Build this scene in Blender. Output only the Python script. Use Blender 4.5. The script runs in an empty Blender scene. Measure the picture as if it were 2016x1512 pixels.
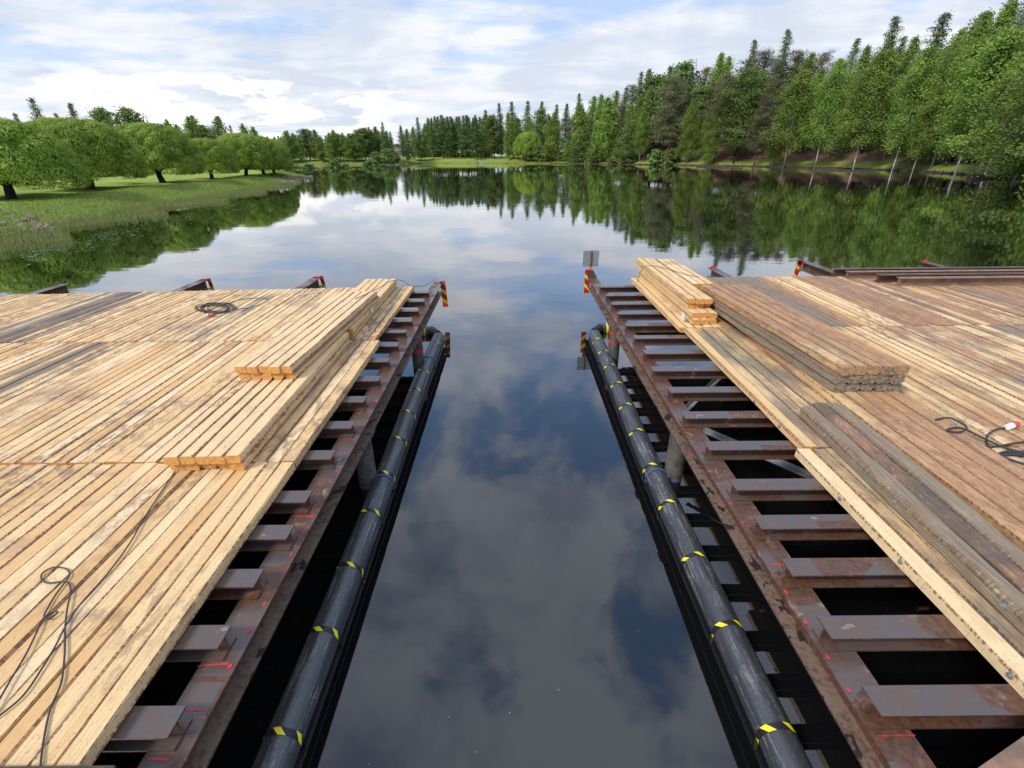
import bpy, math, random
import numpy as np
from mathutils import Vector, Matrix
random.seed(7); RNG = np.random.default_rng(7)
sc = bpy.context.scene
COL = sc.collection
R = math.radians

# ------------------------------------------------------------------ camera
CAM_H = 4.0; FPX = 930.0
PITCH = math.atan(450 / FPX); ROLL = R(.5)
Fv = Vector((0, math.cos(PITCH), -math.sin(PITCH))); Uv0 = Vector((0, math.sin(PITCH), math.cos(PITCH))); Rv0 = Vector((1, 0, 0))
Rv = Rv0 * math.cos(ROLL) - Uv0 * math.sin(ROLL); Uv = Uv0 * math.cos(ROLL) + Rv0 * math.sin(ROLL)
cd = bpy.data.cameras.new('camera'); cam = bpy.data.objects.new('camera', cd); COL.objects.link(cam)
M = Matrix((Rv, Uv, -Fv)).transposed().to_4x4(); M.translation = Vector((0, 0, CAM_H))
cam.matrix_world = M
cd.sensor_width = 36; cd.lens = 36 * FPX / 2016; cd.clip_end = 6000; cd.clip_start = .05
sc.camera = cam

# ------------------------------------------------------------------ world
SUN_EL, SUN_AZ = 43, -128      # azimuth measured from +Y towards +X
world = bpy.data.worlds.new('World'); sc.world = world; world.use_nodes = True
nt = world.node_tree; nt.nodes.clear()


class G:
    "tiny node-graph helper"
    def __init__(s, nt): s.nt = nt
    def n(s, t, **k):
        nd = s.nt.nodes.new(t)
        for a, b in k.items():
            if a.startswith('i_'): nd.inputs[a[2:].replace('_', ' ')].default_value = b
            else: setattr(nd, a, b)
        return nd
    def l(s, a, b): s.nt.links.new(a, b); return b
    def val(s, nd, i, v):
        if isinstance(v, (int, float, tuple)): nd.inputs[i].default_value = v
        else: s.l(v, nd.inputs[i])
    def math(s, op, a, b=0., clamp=False):
        nd = s.n('ShaderNodeMath', operation=op, use_clamp=clamp); s.val(nd, 0, a); s.val(nd, 1, b); return nd.outputs[0]
    def mix(s, f, a, b, mode='MIX'):
        nd = s.n('ShaderNodeMix', data_type='RGBA', blend_type=mode)
        s.val(nd, 0, f); s.val(nd, 6, a if not isinstance(a, tuple) else (*a, 1)[:4]); s.val(nd, 7, b if not isinstance(b, tuple) else (*b, 1)[:4]); return nd.outputs[2]
    def ramp(s, f, lo, hi, a=0., b=1.):
        nd = s.n('ShaderNodeMapRange', interpolation_type='SMOOTHSTEP')
        s.val(nd, 0, f); nd.inputs[1].default_value = lo; nd.inputs[2].default_value = hi; nd.inputs[3].default_value = a; nd.inputs[4].default_value = b
        return nd.outputs[0]
    def noise(s, vec, scale, detail=3., rough=.5, dist=0., dim='3D'):
        nd = s.n('ShaderNodeTexNoise', noise_dimensions=dim)
        if vec is not None: s.l(vec, nd.inputs['Vector'])
        nd.inputs['Scale'].default_value = scale; nd.inputs['Detail'].default_value = detail
        nd.inputs['Roughness'].default_value = rough; nd.inputs['Distortion'].default_value = dist
        return nd.outputs[0]
    def mapping(s, vec, scale=(1, 1, 1), loc=(0, 0, 0), rot=(0, 0, 0)):
        nd = s.n('ShaderNodeMapping'); s.l(vec, nd.inputs[0])
        nd.inputs[1].default_value = loc; nd.inputs[2].default_value = rot; nd.inputs[3].default_value = scale
        return nd.outputs[0]


g = G(nt)
sky = g.n('ShaderNodeTexSky', sky_type='NISHITA', sun_disc=False)
sky.sun_elevation = R(SUN_EL); sky.sun_rotation = R(SUN_AZ)
sky.air_density = 1.1; sky.dust_density = .6; sky.ozone_density = 2.0
tc = g.n('ShaderNodeTexCoord'); sep = g.n('ShaderNodeSeparateXYZ'); g.l(tc.outputs['Generated'], sep.inputs[0])
zc = g.math('MAXIMUM', sep.outputs[2], 0.0)
den = g.math('ADD', zc, .10)
cmb = g.n('ShaderNodeCombineXYZ')
g.l(g.math('DIVIDE', sep.outputs[0], den), cmb.inputs[0]); g.l(g.math('DIVIDE', sep.outputs[1], den), cmb.inputs[1])
pv = cmb.outputs[0]
big = g.noise(g.mapping(pv, (.55, .8, 1), (3.1, .4, 0), (0, 0, R(-20))), 1.0, 7, .55, .5)
fine = g.noise(g.mapping(pv, (1, 1.5, 1), (7, 2, 0), (0, 0, R(-16))), 1.9, 8, .6, .3)
shade = g.noise(g.mapping(pv, (1, 1.3, 1), (13, 5, 0)), 1.35, 6, .55, .35)
shade = g.math('ADD', g.math('MULTIPLY', shade, .5), g.math('MULTIPLY', g.noise(g.mapping(tc.outputs['Generated'], (1, 1, 1), (8, 1, 4)), 4.5, 7, .55, .3), .5))
cov = g.math('ADD', g.math('MULTIPLY', big, .65), g.math('MULTIPLY', fine, .35))
# fewer clouds in a belt at 14..30 degrees, more cover overhead and low down
lowc = g.ramp(zc, .02, .22, .07, 0.)
belt = g.math('MULTIPLY', g.ramp(zc, .20, .34, 0, 1), g.ramp(zc, .52, .72, 1, 0))
high = g.ramp(zc, .52, .66, 0, .045)
puff = g.noise(g.mapping(tc.outputs['Generated'], (1, 1, 1), (2.2, 6.1, 1)), 4.6, 8, .55, .35)
up_ = g.ramp(zc, .22, .5)
cov = g.math('ADD', g.math('MULTIPLY', cov, g.math('SUBTRACT', 1., g.math('MULTIPLY', up_, .8))), g.math('MULTIPLY', g.math('MULTIPLY', up_, .8), puff))
cov2 = g.math('ADD', g.math('SUBTRACT', g.math('ADD', cov, lowc), g.math('MULTIPLY', belt, .055)), high)
cf = g.ramp(cov2, .40, .54)
cf = g.math('ADD', g.math('MULTIPLY', cf, .80), g.ramp(zc, .15, .4, .5, .06))
ccol = g.mix(g.ramp(shade, .41, .58), g.mix(g.ramp(zc, .12, .5), (5.7, 6.3, 7.3), (4.8, 5.8, 7.8)), g.mix(g.ramp(zc, .2, .55), (7.7, 7.95, 8.4), (10.6, 11.2, 12.6)))
skyc = g.mix(.75, sky.outputs[0], (2.4, 4.8, 9.4))
skyc = g.mix(g.ramp(zc, .0, .26, .62, .0), skyc, (5.6, 6.9, 8.4))
c1 = g.mix(cf, skyc, ccol)
# bright low cumulus near the horizon
az = g.n('ShaderNodeMath', operation='ARCTAN2'); g.l(sep.outputs[0], az.inputs[0]); g.l(sep.outputs[1], az.inputs[1])
cb2 = g.n('ShaderNodeCombineXYZ'); g.l(az.outputs[0], cb2.inputs[0]); g.l(g.math('MULTIPLY', sep.outputs[2], 3.2), cb2.inputs[1])
cum = g.noise(g.mapping(cb2.outputs[0], (3.2, 3.6, 1), (1.35, .5, 0)), 2.2, 9, .55, .15)
azf = g.ramp(g.math('ABSOLUTE', g.math('ADD', az.outputs[0], .46)), .10, .36, 1, 0)
cumf = g.math('MULTIPLY', g.ramp(g.math('ADD', cum, g.math('MULTIPLY', azf, .07)), .54, .60), g.math('MULTIPLY', g.ramp(zc, .095, .135, 1, 0), azf))
c2 = g.mix(cumf, c1, (9.9, 9.8, 9.5))
bg = g.n('ShaderNodeBackground'); g.l(c2, bg.inputs[0]); bg.inputs[1].default_value = .088
out = g.n('ShaderNodeOutputWorld'); g.l(bg.outputs[0], out.inputs[0])

sl = bpy.data.lights.new('sun', 'SUN'); sun = bpy.data.objects.new('sun', sl); COL.objects.link(sun)
sl.energy = 2.3; sl.angle = R(11); sl.color = (1, .94, .84)
sd = Vector((math.sin(R(SUN_AZ)) * math.cos(R(SUN_EL)), math.cos(R(SUN_AZ)) * math.cos(R(SUN_EL)), math.sin(R(SUN_EL))))
sun.rotation_euler = sd.to_track_quat('Z', 'Y').to_euler()
sc.view_settings.view_transform = 'Standard'; sc.view_settings.look = 'None'
sc.view_settings.exposure = 0.48; sc.view_settings.gamma = 1
sc.render.engine = 'CYCLES'
sc.cycles.max_bounces = 6; sc.cycles.diffuse_bounces = 3; sc.cycles.glossy_bounces = 3
sc.cycles.transparent_max_bounces = 6; sc.cycles.transmission_bounces = 3


# ------------------------------------------------------------------ helpers
def ray(px, py): return (FPX * Fv + float(px - 1008) * Rv - float(py - 756) * Uv)
def at(px, py, z):
    d = ray(px, py); t = (z - CAM_H) / d.z; return Vector((d.x * t, d.y * t, z))
def atY(px, py, Y):
    d = ray(px, py); t = Y / d.y; return Vector((d.x * t, Y, CAM_H + d.z * t))


def mark(o, label=None, cat=None, group=None, kind=None):
    if label: o['label'] = label
    if cat: o['category'] = cat
    if group: o['group'] = group
    if kind: o['kind'] = kind
    return o
def thing(name, loc, label, cat, group=None, rz=0):
    o = bpy.data.objects.new(name, None); COL.objects.link(o); o.location = loc; o.rotation_euler = (0, 0, rz)
    o.empty_display_size = .2
    return mark(o, label, cat, group)


class MB:
    def __init__(s): s.v = []; s.f = []; s.m = []; s.uv = []; s.c = []; s.sm = []
    def add(s, vs, fs, m=0, uvs=None, col=(0, .5, 0, 1), smooth=False):
        b = len(s.v); s.v += [tuple(v) for v in vs]; s.c += [col] * len(vs)
        for i, f in enumerate(fs):
            s.f.append(tuple(b + k for k in f)); s.m.append(m if isinstance(m, int) else m[i]); s.sm.append(smooth)
            s.uv += (uvs[i] if uvs else [(0, 0)] * len(f))
    def box(s, x0, x1, y0, y1, z0, z1, m=0, col=(0, .5, 0, 1)):
        vs = [(x, y, z) for z in (z0, z1) for y in (y0, y1) for x in (x0, x1)]
        s.add(vs, [(0, 2, 3, 1), (4, 5, 7, 6), (0, 1, 5, 4), (2, 6, 7, 3), (0, 4, 6, 2), (1, 3, 7, 5)], m, None, col)
    def prism(s, prof, p0, p1, side, up, m=0, cap=None, col=(0, .5, 0, 1)):
        "extrude a closed 2D profile (list of (a,b)) from p0 to p1; a along side, b along up"
        p0 = Vector(p0); p1 = Vector(p1); side = Vector(side); up = Vector(up); n = len(prof)
        vs = [p + side * a + up * b for p in (p0, p1) for a, b in prof]
        fs = [(i, (i + 1) % n, n + (i + 1) % n, n + i) for i in range(n)]
        s.add(vs, fs, m, None, col)
        s.add(vs, [tuple(range(n - 1, -1, -1)), tuple(range(n, 2 * n))], m if cap is None else cap, None, col)
    def cyl(s, p0, p1, r0, r1=None, n=16, m=0, caps=True, col=(0, .5, 0, 1), smooth=True):
        r1 = r0 if r1 is None else r1
        p0 = Vector(p0); p1 = Vector(p1); d = (p1 - p0).normalized(); a = d.orthogonal().normalized(); b = d.cross(a)
        vs = []
        for p, r in ((p0, r0), (p1, r1)):
            for i in range(n):
                t = 2 * math.pi * i / n; vs.append(p + a * math.cos(t) * r + b * math.sin(t) * r)
        L = (p1 - p0).length
        fs = [(i, (i + 1) % n, n + (i + 1) % n, n + i) for i in range(n)]
        uvs = [[(i / n, 0), ((i + 1) / n, 0), ((i + 1) / n, L), (i / n, L)] for i in range(n)]
        s.add(vs, fs, m, uvs, col, smooth)
        if caps: s.add(vs, [tuple(range(n - 1, -1, -1)), tuple(range(n, 2 * n))], m, None, col)
    def tube(s, pts, r, n=6, m=0):
        pts = [Vector(p) for p in pts]; rings = []; vs = []
        for i, p in enumerate(pts):
            d = (pts[min(i + 1, len(pts) - 1)] - pts[max(i - 1, 0)]).normalized()
            a = d.cross(Vector((0, 0, 1)));  a = a.normalized() if a.length > 1e-4 else Vector((1, 0, 0)); b = d.cross(a)
            rr = r[i] if isinstance(r, (list, tuple)) else r
            for k in range(n):
                t = 2 * math.pi * k / n; vs.append(p + a * math.cos(t) * rr + b * math.sin(t) * rr)
        fs = []
        for i in range(len(pts) - 1):
            for k in range(n): fs.append((i * n + k, i * n + (k + 1) % n, (i + 1) * n + (k + 1) % n, (i + 1) * n + k))
        fs.append(tuple(range(n - 1, -1, -1))); e = (len(pts) - 1) * n; fs.append(tuple(range(e, e + n)))
        s.add(vs, fs, m, None, (0, .5, 0, 1), True)
    def ibeam(s, p0, p1, h, w, tw=.012, tf=.016, m=0, up=(0, 0, 1)):
        "p0,p1 = bottom centre line"
        d = (Vector(p1) - Vector(p0)).normalized(); side = d.cross(Vector(up)).normalized(); a = w / 2; t = tw / 2
        prof = [(-a, 0), (a, 0), (a, tf), (t, tf), (t, h - tf), (a, h - tf), (a, h), (-a, h), (-a, h - tf), (-t, h - tf), (-t, tf), (-a, tf)]
        n = 12; vs = [Vector(p) + side * x + Vector(up) * y for p in (p0, p1) for x, y in prof]
        fs = [(i, (i + 1) % n, n + (i + 1) % n, n + i) for i in range(n)]
        for e, fl in ((0, 1), (n, 0)):
            q = [(0, 1, 2, 3, 10, 11), (3, 4, 9, 10), (4, 5, 6, 7, 8, 9)]
            fs += [tuple(e + k for k in (r[::-1] if fl else r)) for r in q]
        s.add(vs, fs, m)
    def build(s, name, mats, parent=None, loc=None):
        me = bpy.data.meshes.new(name); me.from_pydata(s.v, [], s.f)
        for mt in (mats if isinstance(mats, (list, tuple)) else [mats]): me.materials.append(mt)
        me.polygons.foreach_set('material_index', s.m); me.polygons.foreach_set('use_smooth', s.sm)
        ul = me.uv_layers.new(name='uv'); ul.data.foreach_set('uv', np.array(s.uv, dtype=np.float32).ravel())
        ca = me.color_attributes.new('tint', 'FLOAT_COLOR', 'POINT'); ca.data.foreach_set('color', np.array(s.c, dtype=np.float32).ravel())
        me.update(); me.validate()
        o = bpy.data.objects.new(name, me); COL.objects.link(o)
        if parent:
            o.parent = parent; o.location = -Vector(parent.location) if parent.type == 'EMPTY' else (0, 0, 0)
        if loc is not None: o.location = loc
        return o


def mat(name):
    m = bpy.data.materials.new(name); m.use_nodes = True; nt = m.node_tree; nt.nodes.clear(); g = G(nt)
    o = g.n('ShaderNodeOutputMaterial'); p = g.n('ShaderNodeBsdfPrincipled'); g.l(p.outputs[0], o.inputs[0])
    return m, g, p, o
def setp(p, **k):
    for a, b in k.items():
        nm = a.replace('_', ' ')
        p.inputs[nm].default_value = (*b, 1) if isinstance(b, tuple) and len(b) == 3 else b
def bump(g, p, h, strength=.4, dist=.01):
    b = g.n('ShaderNodeBump'); b.inputs['Strength'].default_value = strength; b.inputs['Distance'].default_value = dist
    g.l(h, b.inputs['Height']); g.l(b.outputs[0], p.inputs['Normal'])


# ------------------------------------------------------------------ materials
def make_wood():
    m, g, p, o = mat('sawn_wood')
    uv = g.n('ShaderNodeUVMap', uv_map='uv').outputs[0]; su = g.n('ShaderNodeSeparateXYZ'); g.l(uv, su.inputs[0])
    at_ = g.n('ShaderNodeAttribute', attribute_name='tint'); sc_ = g.n('ShaderNodeSeparateColor'); g.l(at_.outputs['Color'], sc_.inputs[0])
    age, rnd, rust, tka = sc_.outputs[0], sc_.outputs[1], sc_.outputs[2], at_.outputs['Alpha']
    pos = g.n('ShaderNodeNewGeometry').outputs['Position']
    grain = g.noise(g.mapping(uv, (6, .9, 1)), 2.2, 6, .65, .6)
    fineg = g.noise(g.mapping(uv, (30, 1.6, 1)), 1.5, 4, .6)
    saw = g.noise(g.mapping(uv, (1.5, 22, 1), rot=(0, 0, R(4))), 1.6, 3, .6)
    fresh = g.mix(g.ramp(grain, .3, .68), (.80, .575, .30), (.62, .385, .165))
    fresh = g.mix(g.math('MULTIPLY', g.ramp(rnd, .45, 1.), .55), fresh, (.82, .645, .40))
    fresh = g.mix(g.math('MULTIPLY', g.ramp(rnd, .35, .0), .65), fresh, (.60, .34, .13))
    grey = g.mix(g.ramp(grain, .32, .66), (.30, .25, .175), (.155, .125, .09))
    grey = g.mix(g.ramp(rnd, .7, 1.), grey, (.10, .078, .062))
    rst = g.mix(g.ramp(fineg, .35, .65), (.44, .20, .095), (.13, .07, .052))
    agef = g.ramp(g.math('ADD', age, g.math('MULTIPLY', g.math('SUBTRACT', g.noise(g.mapping(pos, (1, .35, 1)), 2.3, 6, .7), .5), .9)), .38, .62)
    c = g.mix(agef, fresh, grey)
    # rust / iron stains with streaks along the grain
    rs = g.noise(g.mapping(pos, (1, .55, 1), (4, 9, 2)), 1.1, 7, .68, .4)
    rsf = g.ramp(g.math('ADD', rust, g.math('MULTIPLY', g.math('SUBTRACT', rs, .5), 1.5)), .36, .62)
    c = g.mix(g.math('MULTIPLY', rsf, .8), c, rst)
    fs_ = g.noise(g.mapping(uv, (9, 2.2, 1), (3, 8, 1)), 1.8, 7, .75, .3)
    c = g.mix(g.math('MULTIPLY', g.math('MULTIPLY', g.ramp(fs_, .50, .58), rsf), .75), c, (.66, .37, .15)); c = g.mix(g.math('MULTIPLY', g.math('MULTIPLY', g.ramp(fs_, .42, .36), rsf), .7), c, (.11, .07, .055))
    # footprints and dirt
    bo = g.n('ShaderNodeCombineXYZ'); g.l(g.math('MULTIPLY', rnd, .35), bo.inputs[0]); g.l(g.math('MULTIPLY', tka, .5), bo.inputs[1]); va = g.n('ShaderNodeVectorMath', operation='ADD'); g.l(pos, va.inputs[0]); g.l(bo.outputs[0], va.inputs[1]); posb = va.outputs[0]
    d1 = g.noise(g.mapping(posb, (1, .55, 1), (1, 3, 0)), .85, 5, .6, .2); d2 = g.noise(g.mapping(posb, (1, .45, 1)), 11, 6, .75)
    dirt = g.math('MULTIPLY', g.ramp(d1, .44, .62), g.ramp(d2, .46, .57))
    dirt = g.math('MULTIPLY', dirt, g.ramp(rust, .04, .12, .25, 1)); c = g.mix(g.math('MULTIPLY', dirt, .75), c, (.22, .125, .08))
    pur = g.noise(g.mapping(posb, (.55, 1.5, 1), (7, 7, 7)), .9, 6, .62, .3)
    c = g.mix(g.math('MULTIPLY', g.math('MULTIPLY', g.ramp(pur, .53, .62), g.ramp(d2, .38, .55, .25, 1)), g.ramp(rust, .04, .12, .1, .5)), c, (.25, .155, .13))
    scr = g.noise(g.mapping(pos, (9, 5, 1), rot=(0, 0, .5)), 6, 3, .7, 1.5)
    c = g.mix(g.math('MULTIPLY', g.ramp(scr, .575, .66), .5), c, (.25, .15, .09))
    # pale fresh splinters on old wood
    spl = g.noise(g.mapping(uv, (9, 1.6, 1), (5, 5, 5)), 2.2, 5, .7)
    c = g.mix(g.math('MULTIPLY', g.math('MULTIPLY', g.ramp(spl, .58, .64), agef), .6), c, (.66, .47, .27))
    c = g.mix(g.math('MULTIPLY', g.ramp(fineg, .56, .7), .35), c, (.33, .19, .09))
    # bark ticks on the waney edges: u = 0..1 across the top, beyond on the sides
    eu = g.math('ABSOLUTE', g.math('SUBTRACT', su.outputs[0], .5))
    wob = g.noise(g.mapping(uv, (.3, 1.3, 1), (2, 2, 2)), 1.6, 3, .6)
    tick = g.noise(g.mapping(uv, (1.5, 34, 1)), 1., 3, .65)
    em = g.ramp(g.math('ADD', g.math('ADD', eu, g.math('MULTIPLY', tka, .13)), g.math('MULTIPLY', g.math('SUBTRACT', wob, .5), .40)), .49, .54)
    em2 = g.ramp(eu, .74, .70)
    tk = g.math('MULTIPLY', g.math('MULTIPLY', em, g.ramp(tick, .46, .54)), em2)
    c = g.mix(g.math('MULTIPLY', tk, .85), c, g.mix(agef, (.24, .09, .045), (.13, .09, .06)))
    edge = g.math('MULTIPLY', g.ramp(eu, .455, .50), g.ramp(eu, .60, .56))
    c = g.mix(g.math('MULTIPLY', edge, g.math('ADD', g.math('MULTIPLY', tka, .7), .16)), c, (.22, .12, .07))
    # knots
    vo = g.n('ShaderNodeTexVoronoi', feature='F1'); g.l(g.mapping(uv, (.9, 1.7, 1)), vo.inputs['Vector']); vo.inputs['Scale'].default_value = 1.25
    kn = g.ramp(vo.outputs['Distance'], .045, .09, 1, 0)
    c = g.mix(g.math('MULTIPLY', kn, .6), c, (.24, .105, .04))
    g.l(c, p.inputs['Base Color']); setp(p, Roughness=.72); p.inputs['Specular IOR Level'].default_value = .3
    wh = g.noise(g.mapping(uv, (12, 2.6, 1), (9, 1, 5)), 2.2, 7, .78)
    c = g.mix(g.math('MULTIPLY', g.math('MULTIPLY', g.ramp(wh, .585, .63), g.ramp(rsf, 0, .5)), .8), c, (.62, .52, .44)); g.l(c, p.inputs['Base Color'])
    h = g.math('ADD', g.math('MULTIPLY', fineg, .5), g.math('ADD', g.math('MULTIPLY', saw, .5), g.math('MULTIPLY', tk, -.6)))
    bump(g, p, h, .55, .006)
    return m
def make_endgrain():
    m, g, p, o = mat('end_grain')
    at_ = g.n('ShaderNodeAttribute', attribute_name='tint'); sc_ = g.n('ShaderNodeSeparateColor'); g.l(at_.outputs['Color'], sc_.inputs[0])
    pos = g.n('ShaderNodeNewGeometry').outputs['Position']
    w = g.n('ShaderNodeTexWave', wave_type='RINGS', rings_direction='Y'); g.l(g.mapping(pos, (1, 0, 1)), w.inputs['Vector']); w.inputs['Scale'].default_value = 28; w.inputs['Distortion'].default_value = 3
    n = g.noise(pos, 24, 5, .7)
    f = g.mix(g.ramp(n, .35, .65), (.70, .34, .09), (.50, .19, .04)); f = g.mix(g.math('MULTIPLY', w.outputs[1], .3), f, (.76, .46, .17))
    k = g.mix(g.ramp(n, .4, .6), (.30, .25, .17), (.14, .105, .075))
    g.l(g.mix(g.ramp(sc_.outputs[0], .3, .6), f, k), p.inputs['Base Color']); setp(p, Roughness=.8)
    bump(g, p, n, .5, .006); return m
def make_steel(name, brown=.5, stain=0.):
    m, g, p, o = mat(name)
    pos = g.n('ShaderNodeNewGeometry').outputs['Position']; nr = g.n('ShaderNodeNewGeometry').outputs['Normal']
    sn = g.n('ShaderNodeSeparateXYZ'); g.l(nr, sn.inputs[0])
    a = g.noise(pos, 2.6, 7, .68, .3); b = g.noise(pos, 26, 6, .7); c_ = g.noise(g.mapping(pos, (1, 1, 1), (5, 1, 3)), 7, 5, .6, .8)
    vo = g.n('ShaderNodeTexVoronoi', feature='F1', distance='CHEBYCHEV'); g.l(g.mapping(pos, (1.9, 3.2, .2)), vo.inputs['Vector']); vo.inputs['Scale'].default_value = 1.1
    sv = g.n('ShaderNodeSeparateColor'); g.l(vo.outputs['Color'], sv.inputs[0])
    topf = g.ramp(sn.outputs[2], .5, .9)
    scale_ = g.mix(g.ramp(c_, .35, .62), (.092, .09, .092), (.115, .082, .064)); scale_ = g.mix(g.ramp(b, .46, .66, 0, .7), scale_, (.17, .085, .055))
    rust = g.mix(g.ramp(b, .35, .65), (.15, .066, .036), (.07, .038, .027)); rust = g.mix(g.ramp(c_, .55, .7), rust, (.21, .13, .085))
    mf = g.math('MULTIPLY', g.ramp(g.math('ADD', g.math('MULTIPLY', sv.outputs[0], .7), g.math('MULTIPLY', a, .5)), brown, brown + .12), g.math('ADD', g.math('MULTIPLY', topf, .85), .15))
    sp = g.n('ShaderNodeSeparateXYZ'); g.l(pos, sp.inputs[0]); ax = g.math('ABSOLUTE', sp.outputs[0])
    cell = g.n('ShaderNodeTexWhiteNoise', noise_dimensions='1D'); g.l(g.math('FLOOR', g.math('MULTIPLY', g.math('ADD', sp.outputs[1], .18), 1.7)), cell.inputs['W'])
    lim = g.math('ADD', g.math('ADD', 2.3, g.math('MULTIPLY', cell.outputs[0], .5)), g.math('MULTIPLY', g.math('SUBTRACT', b, .5), .12))
    endz = g.math('MULTIPLY', g.ramp(g.math('SUBTRACT', ax, lim), -.01, .01, 1, 0), topf)
    endz = g.math('MULTIPLY', endz, g.ramp(sp.outputs[2], 1.08, 1.1)); mf = g.math('MAXIMUM', mf, g.math('MULTIPLY', endz, g.ramp(a, .28, .44, .35, 1)))
    c = g.mix(mf, rust, scale_)
    if stain:
        dr = g.noise(g.mapping(pos, (3.0, 2.0, .5), (1, 1, 1)), 2.6, 3, .5, .2)
        c = g.mix(g.ramp(dr, .585, .61), g.mix(g.ramp(g.math('ADD', b, g.math('MULTIPLY', g.math('SUBTRACT', a, .5), .8)), .42, .64), (.23, .155, .115), (.125, .075, .055)), (.035, .026, .024))
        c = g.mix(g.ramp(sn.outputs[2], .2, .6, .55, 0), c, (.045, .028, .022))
    c = g.mix(g.math('MULTIPLY', g.ramp(c_, .66, .69), .5), c, (.34, .30, .27))
    g.l(c, p.inputs['Base Color']); g.l(g.ramp(mf, 0, 1, .5, .25), p.inputs['Roughness'])
    p.inputs['Metallic'].default_value = .15
    bump(g, p, g.math('ADD', b, c_), .35, .004); return m
def simple(name, col, rough=.6, metal=0., nscale=0, col2=None, bs=0., spec=.5):
    m, g, p, o = mat(name); setp(p, Base_Color=col, Roughness=rough, Metallic=metal); p.inputs['Specular IOR Level'].default_value = spec
    if nscale:
        pos = g.n('ShaderNodeTexCoord').outputs['Object']; n = g.noise(pos, nscale, 6, .68)
        g.l(g.mix(g.ramp(n, .4, .62), col, col2 or tuple(c * .5 for c in col)), p.inputs['Base Color'])
        if bs: bump(g, p, n, bs, .02)
    return m
def make_pipe():
    m, g, p, o = mat('black_plastic_pipe')
    pos = g.n('ShaderNodeNewGeometry').outputs['Position']
    s = g.noise(g.mapping(pos, (22, 1.3, 22)), 1.4, 6, .75); b = g.noise(pos, 40, 4, .7); big_ = g.noise(pos, 1.4, 4, .6)
    f = g.math('MULTIPLY', g.ramp(g.math('ADD', s, g.math('MULTIPLY', b, .35)), .68, .85), g.ramp(big_, .3, .65, .25, 1))
    g.l(g.mix(f, (.030, .032, .037), (.24, .225, .205)), p.inputs['Base Color'])
    g.l(g.ramp(f, 0, 1, .42, .65), p.inputs['Roughness']); bump(g, p, g.math('ADD', s, b), .12, .01)
    p.inputs['Specular IOR Level'].default_value = 1.
    return m
def make_water():
    m, g, p, o = mat('river_water'); setp(p, Base_Color=(.004, .0045, .005), Roughness=.02)
    p.inputs['IOR'].default_value = 1.53; p.inputs['Coat Weight'].default_value = 1; p.inputs['Coat Roughness'].default_value = .015; p.inputs['Coat IOR'].default_value = 1.38
    pos = g.n('ShaderNodeNewGeometry').outputs['Position']
    a = g.noise(g.mapping(pos, (.5, 1.1, 1)), .55, 3, .55, .3); b = g.noise(g.mapping(pos, (1, 1.6, 1), (3, 3, 3)), 5, 2, .5, .2)
    big_ = g.ramp(g.noise(g.mapping(pos, (1, 1.4, 1)), .16, 3, .6), .44, .62)
    h = g.math('ADD', g.math('MULTIPLY', a, 1.), g.math('MULTIPLY', g.math('MULTIPLY', b, .12), g.math('ADD', g.math('MULTIPLY', big_, .8), .25)))
    bump(g, p, h, .085, .05); g.l(p.inputs['Normal'].links[0].from_socket, p.inputs['Coat Normal']); return m
def make_leaf(name, dark, light, trans=.25, var=.12):
    m, g, p, o = mat(name)
    t = g.n('ShaderNodeAttribute', attribute_name='tone').outputs['Fac']; oi = g.n('ShaderNodeObjectInfo')
    c = g.mix(t, dark, light)
    hs = g.n('ShaderNodeHueSaturation'); g.l(c, hs.inputs['Color'])
    g.l(g.ramp(oi.outputs['Random'], 0, 1, 1 - var * 1.8, 1 + var * 1.8), hs.inputs['Value']); g.l(g.ramp(oi.outputs['Random'], 0, 1, .5 - var * .13, .5 + var * .13), hs.inputs['Hue'])
    g.l(hs.outputs[0], p.inputs['Base Color']); setp(p, Roughness=.65); p.inputs['Specular IOR Level'].default_value = .25
    tr = g.n('ShaderNodeBsdfTranslucent'); g.l(hs.outputs[0], tr.inputs[0]); mx = g.n('ShaderNodeMixShader'); mx.inputs[0].default_value = trans
    g.l(p.outputs[0], mx.inputs[1]); g.l(tr.outputs[0], mx.inputs[2]); g.l(mx.outputs[0], o.inputs[0]); return m
def make_ground():
    m, g, p, o = mat('bank_ground')
    pos = g.n('ShaderNodeNewGeometry').outputs['Position']; at_ = g.n('ShaderNodeAttribute', attribute_name='tint')
    s = g.n('ShaderNodeSeparateColor'); g.l(at_.outputs['Color'], s.inputs[0])
    n = g.noise(pos, .25, 6, .65); f = g.noise(g.mapping(pos, (1, 1, 1)), 3.5, 6, .75)
    grass = g.mix(g.ramp(f, .3, .7), (.16, .26, .035), (.29, .36, .065)); grass = g.mix(g.ramp(n, .42, .62), grass, (.30, .33, .08))
    rough = g.mix(g.ramp(f, .35, .65), (.12, .18, .035), (.25, .28, .08))
    litter = g.mix(g.ramp(f, .35, .65), (.13, .062, .042), (.27, .155, .11)); litter = g.mix(g.ramp(n, .5, .66), litter, (.07, .10, .03))
    c = g.mix(s.outputs[0], grass, litter); c = g.mix(s.outputs[1], c, rough); c = g.mix(s.outputs[2], c, (.045, .035, .022))
    g.l(c, p.inputs['Base Color']); setp(p, Roughness=.95); p.inputs['Specular IOR Level'].default_value = .1
    bump(g, p, f, 1., .12); return m
def make_bark(name, a, b, scale, thr=(.5, .56)):
    m, g, p, o = mat(name); pos = g.n('ShaderNodeTexCoord').outputs['Object']
    n = g.noise(g.mapping(pos, (1, 1, 2.2)), scale, 5, .7); g.l(g.mix(g.ramp(n, *thr), a, b), p.inputs['Base Color']); setp(p, Roughness=.85); bump(g, p, n, .5, .03); return m


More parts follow.
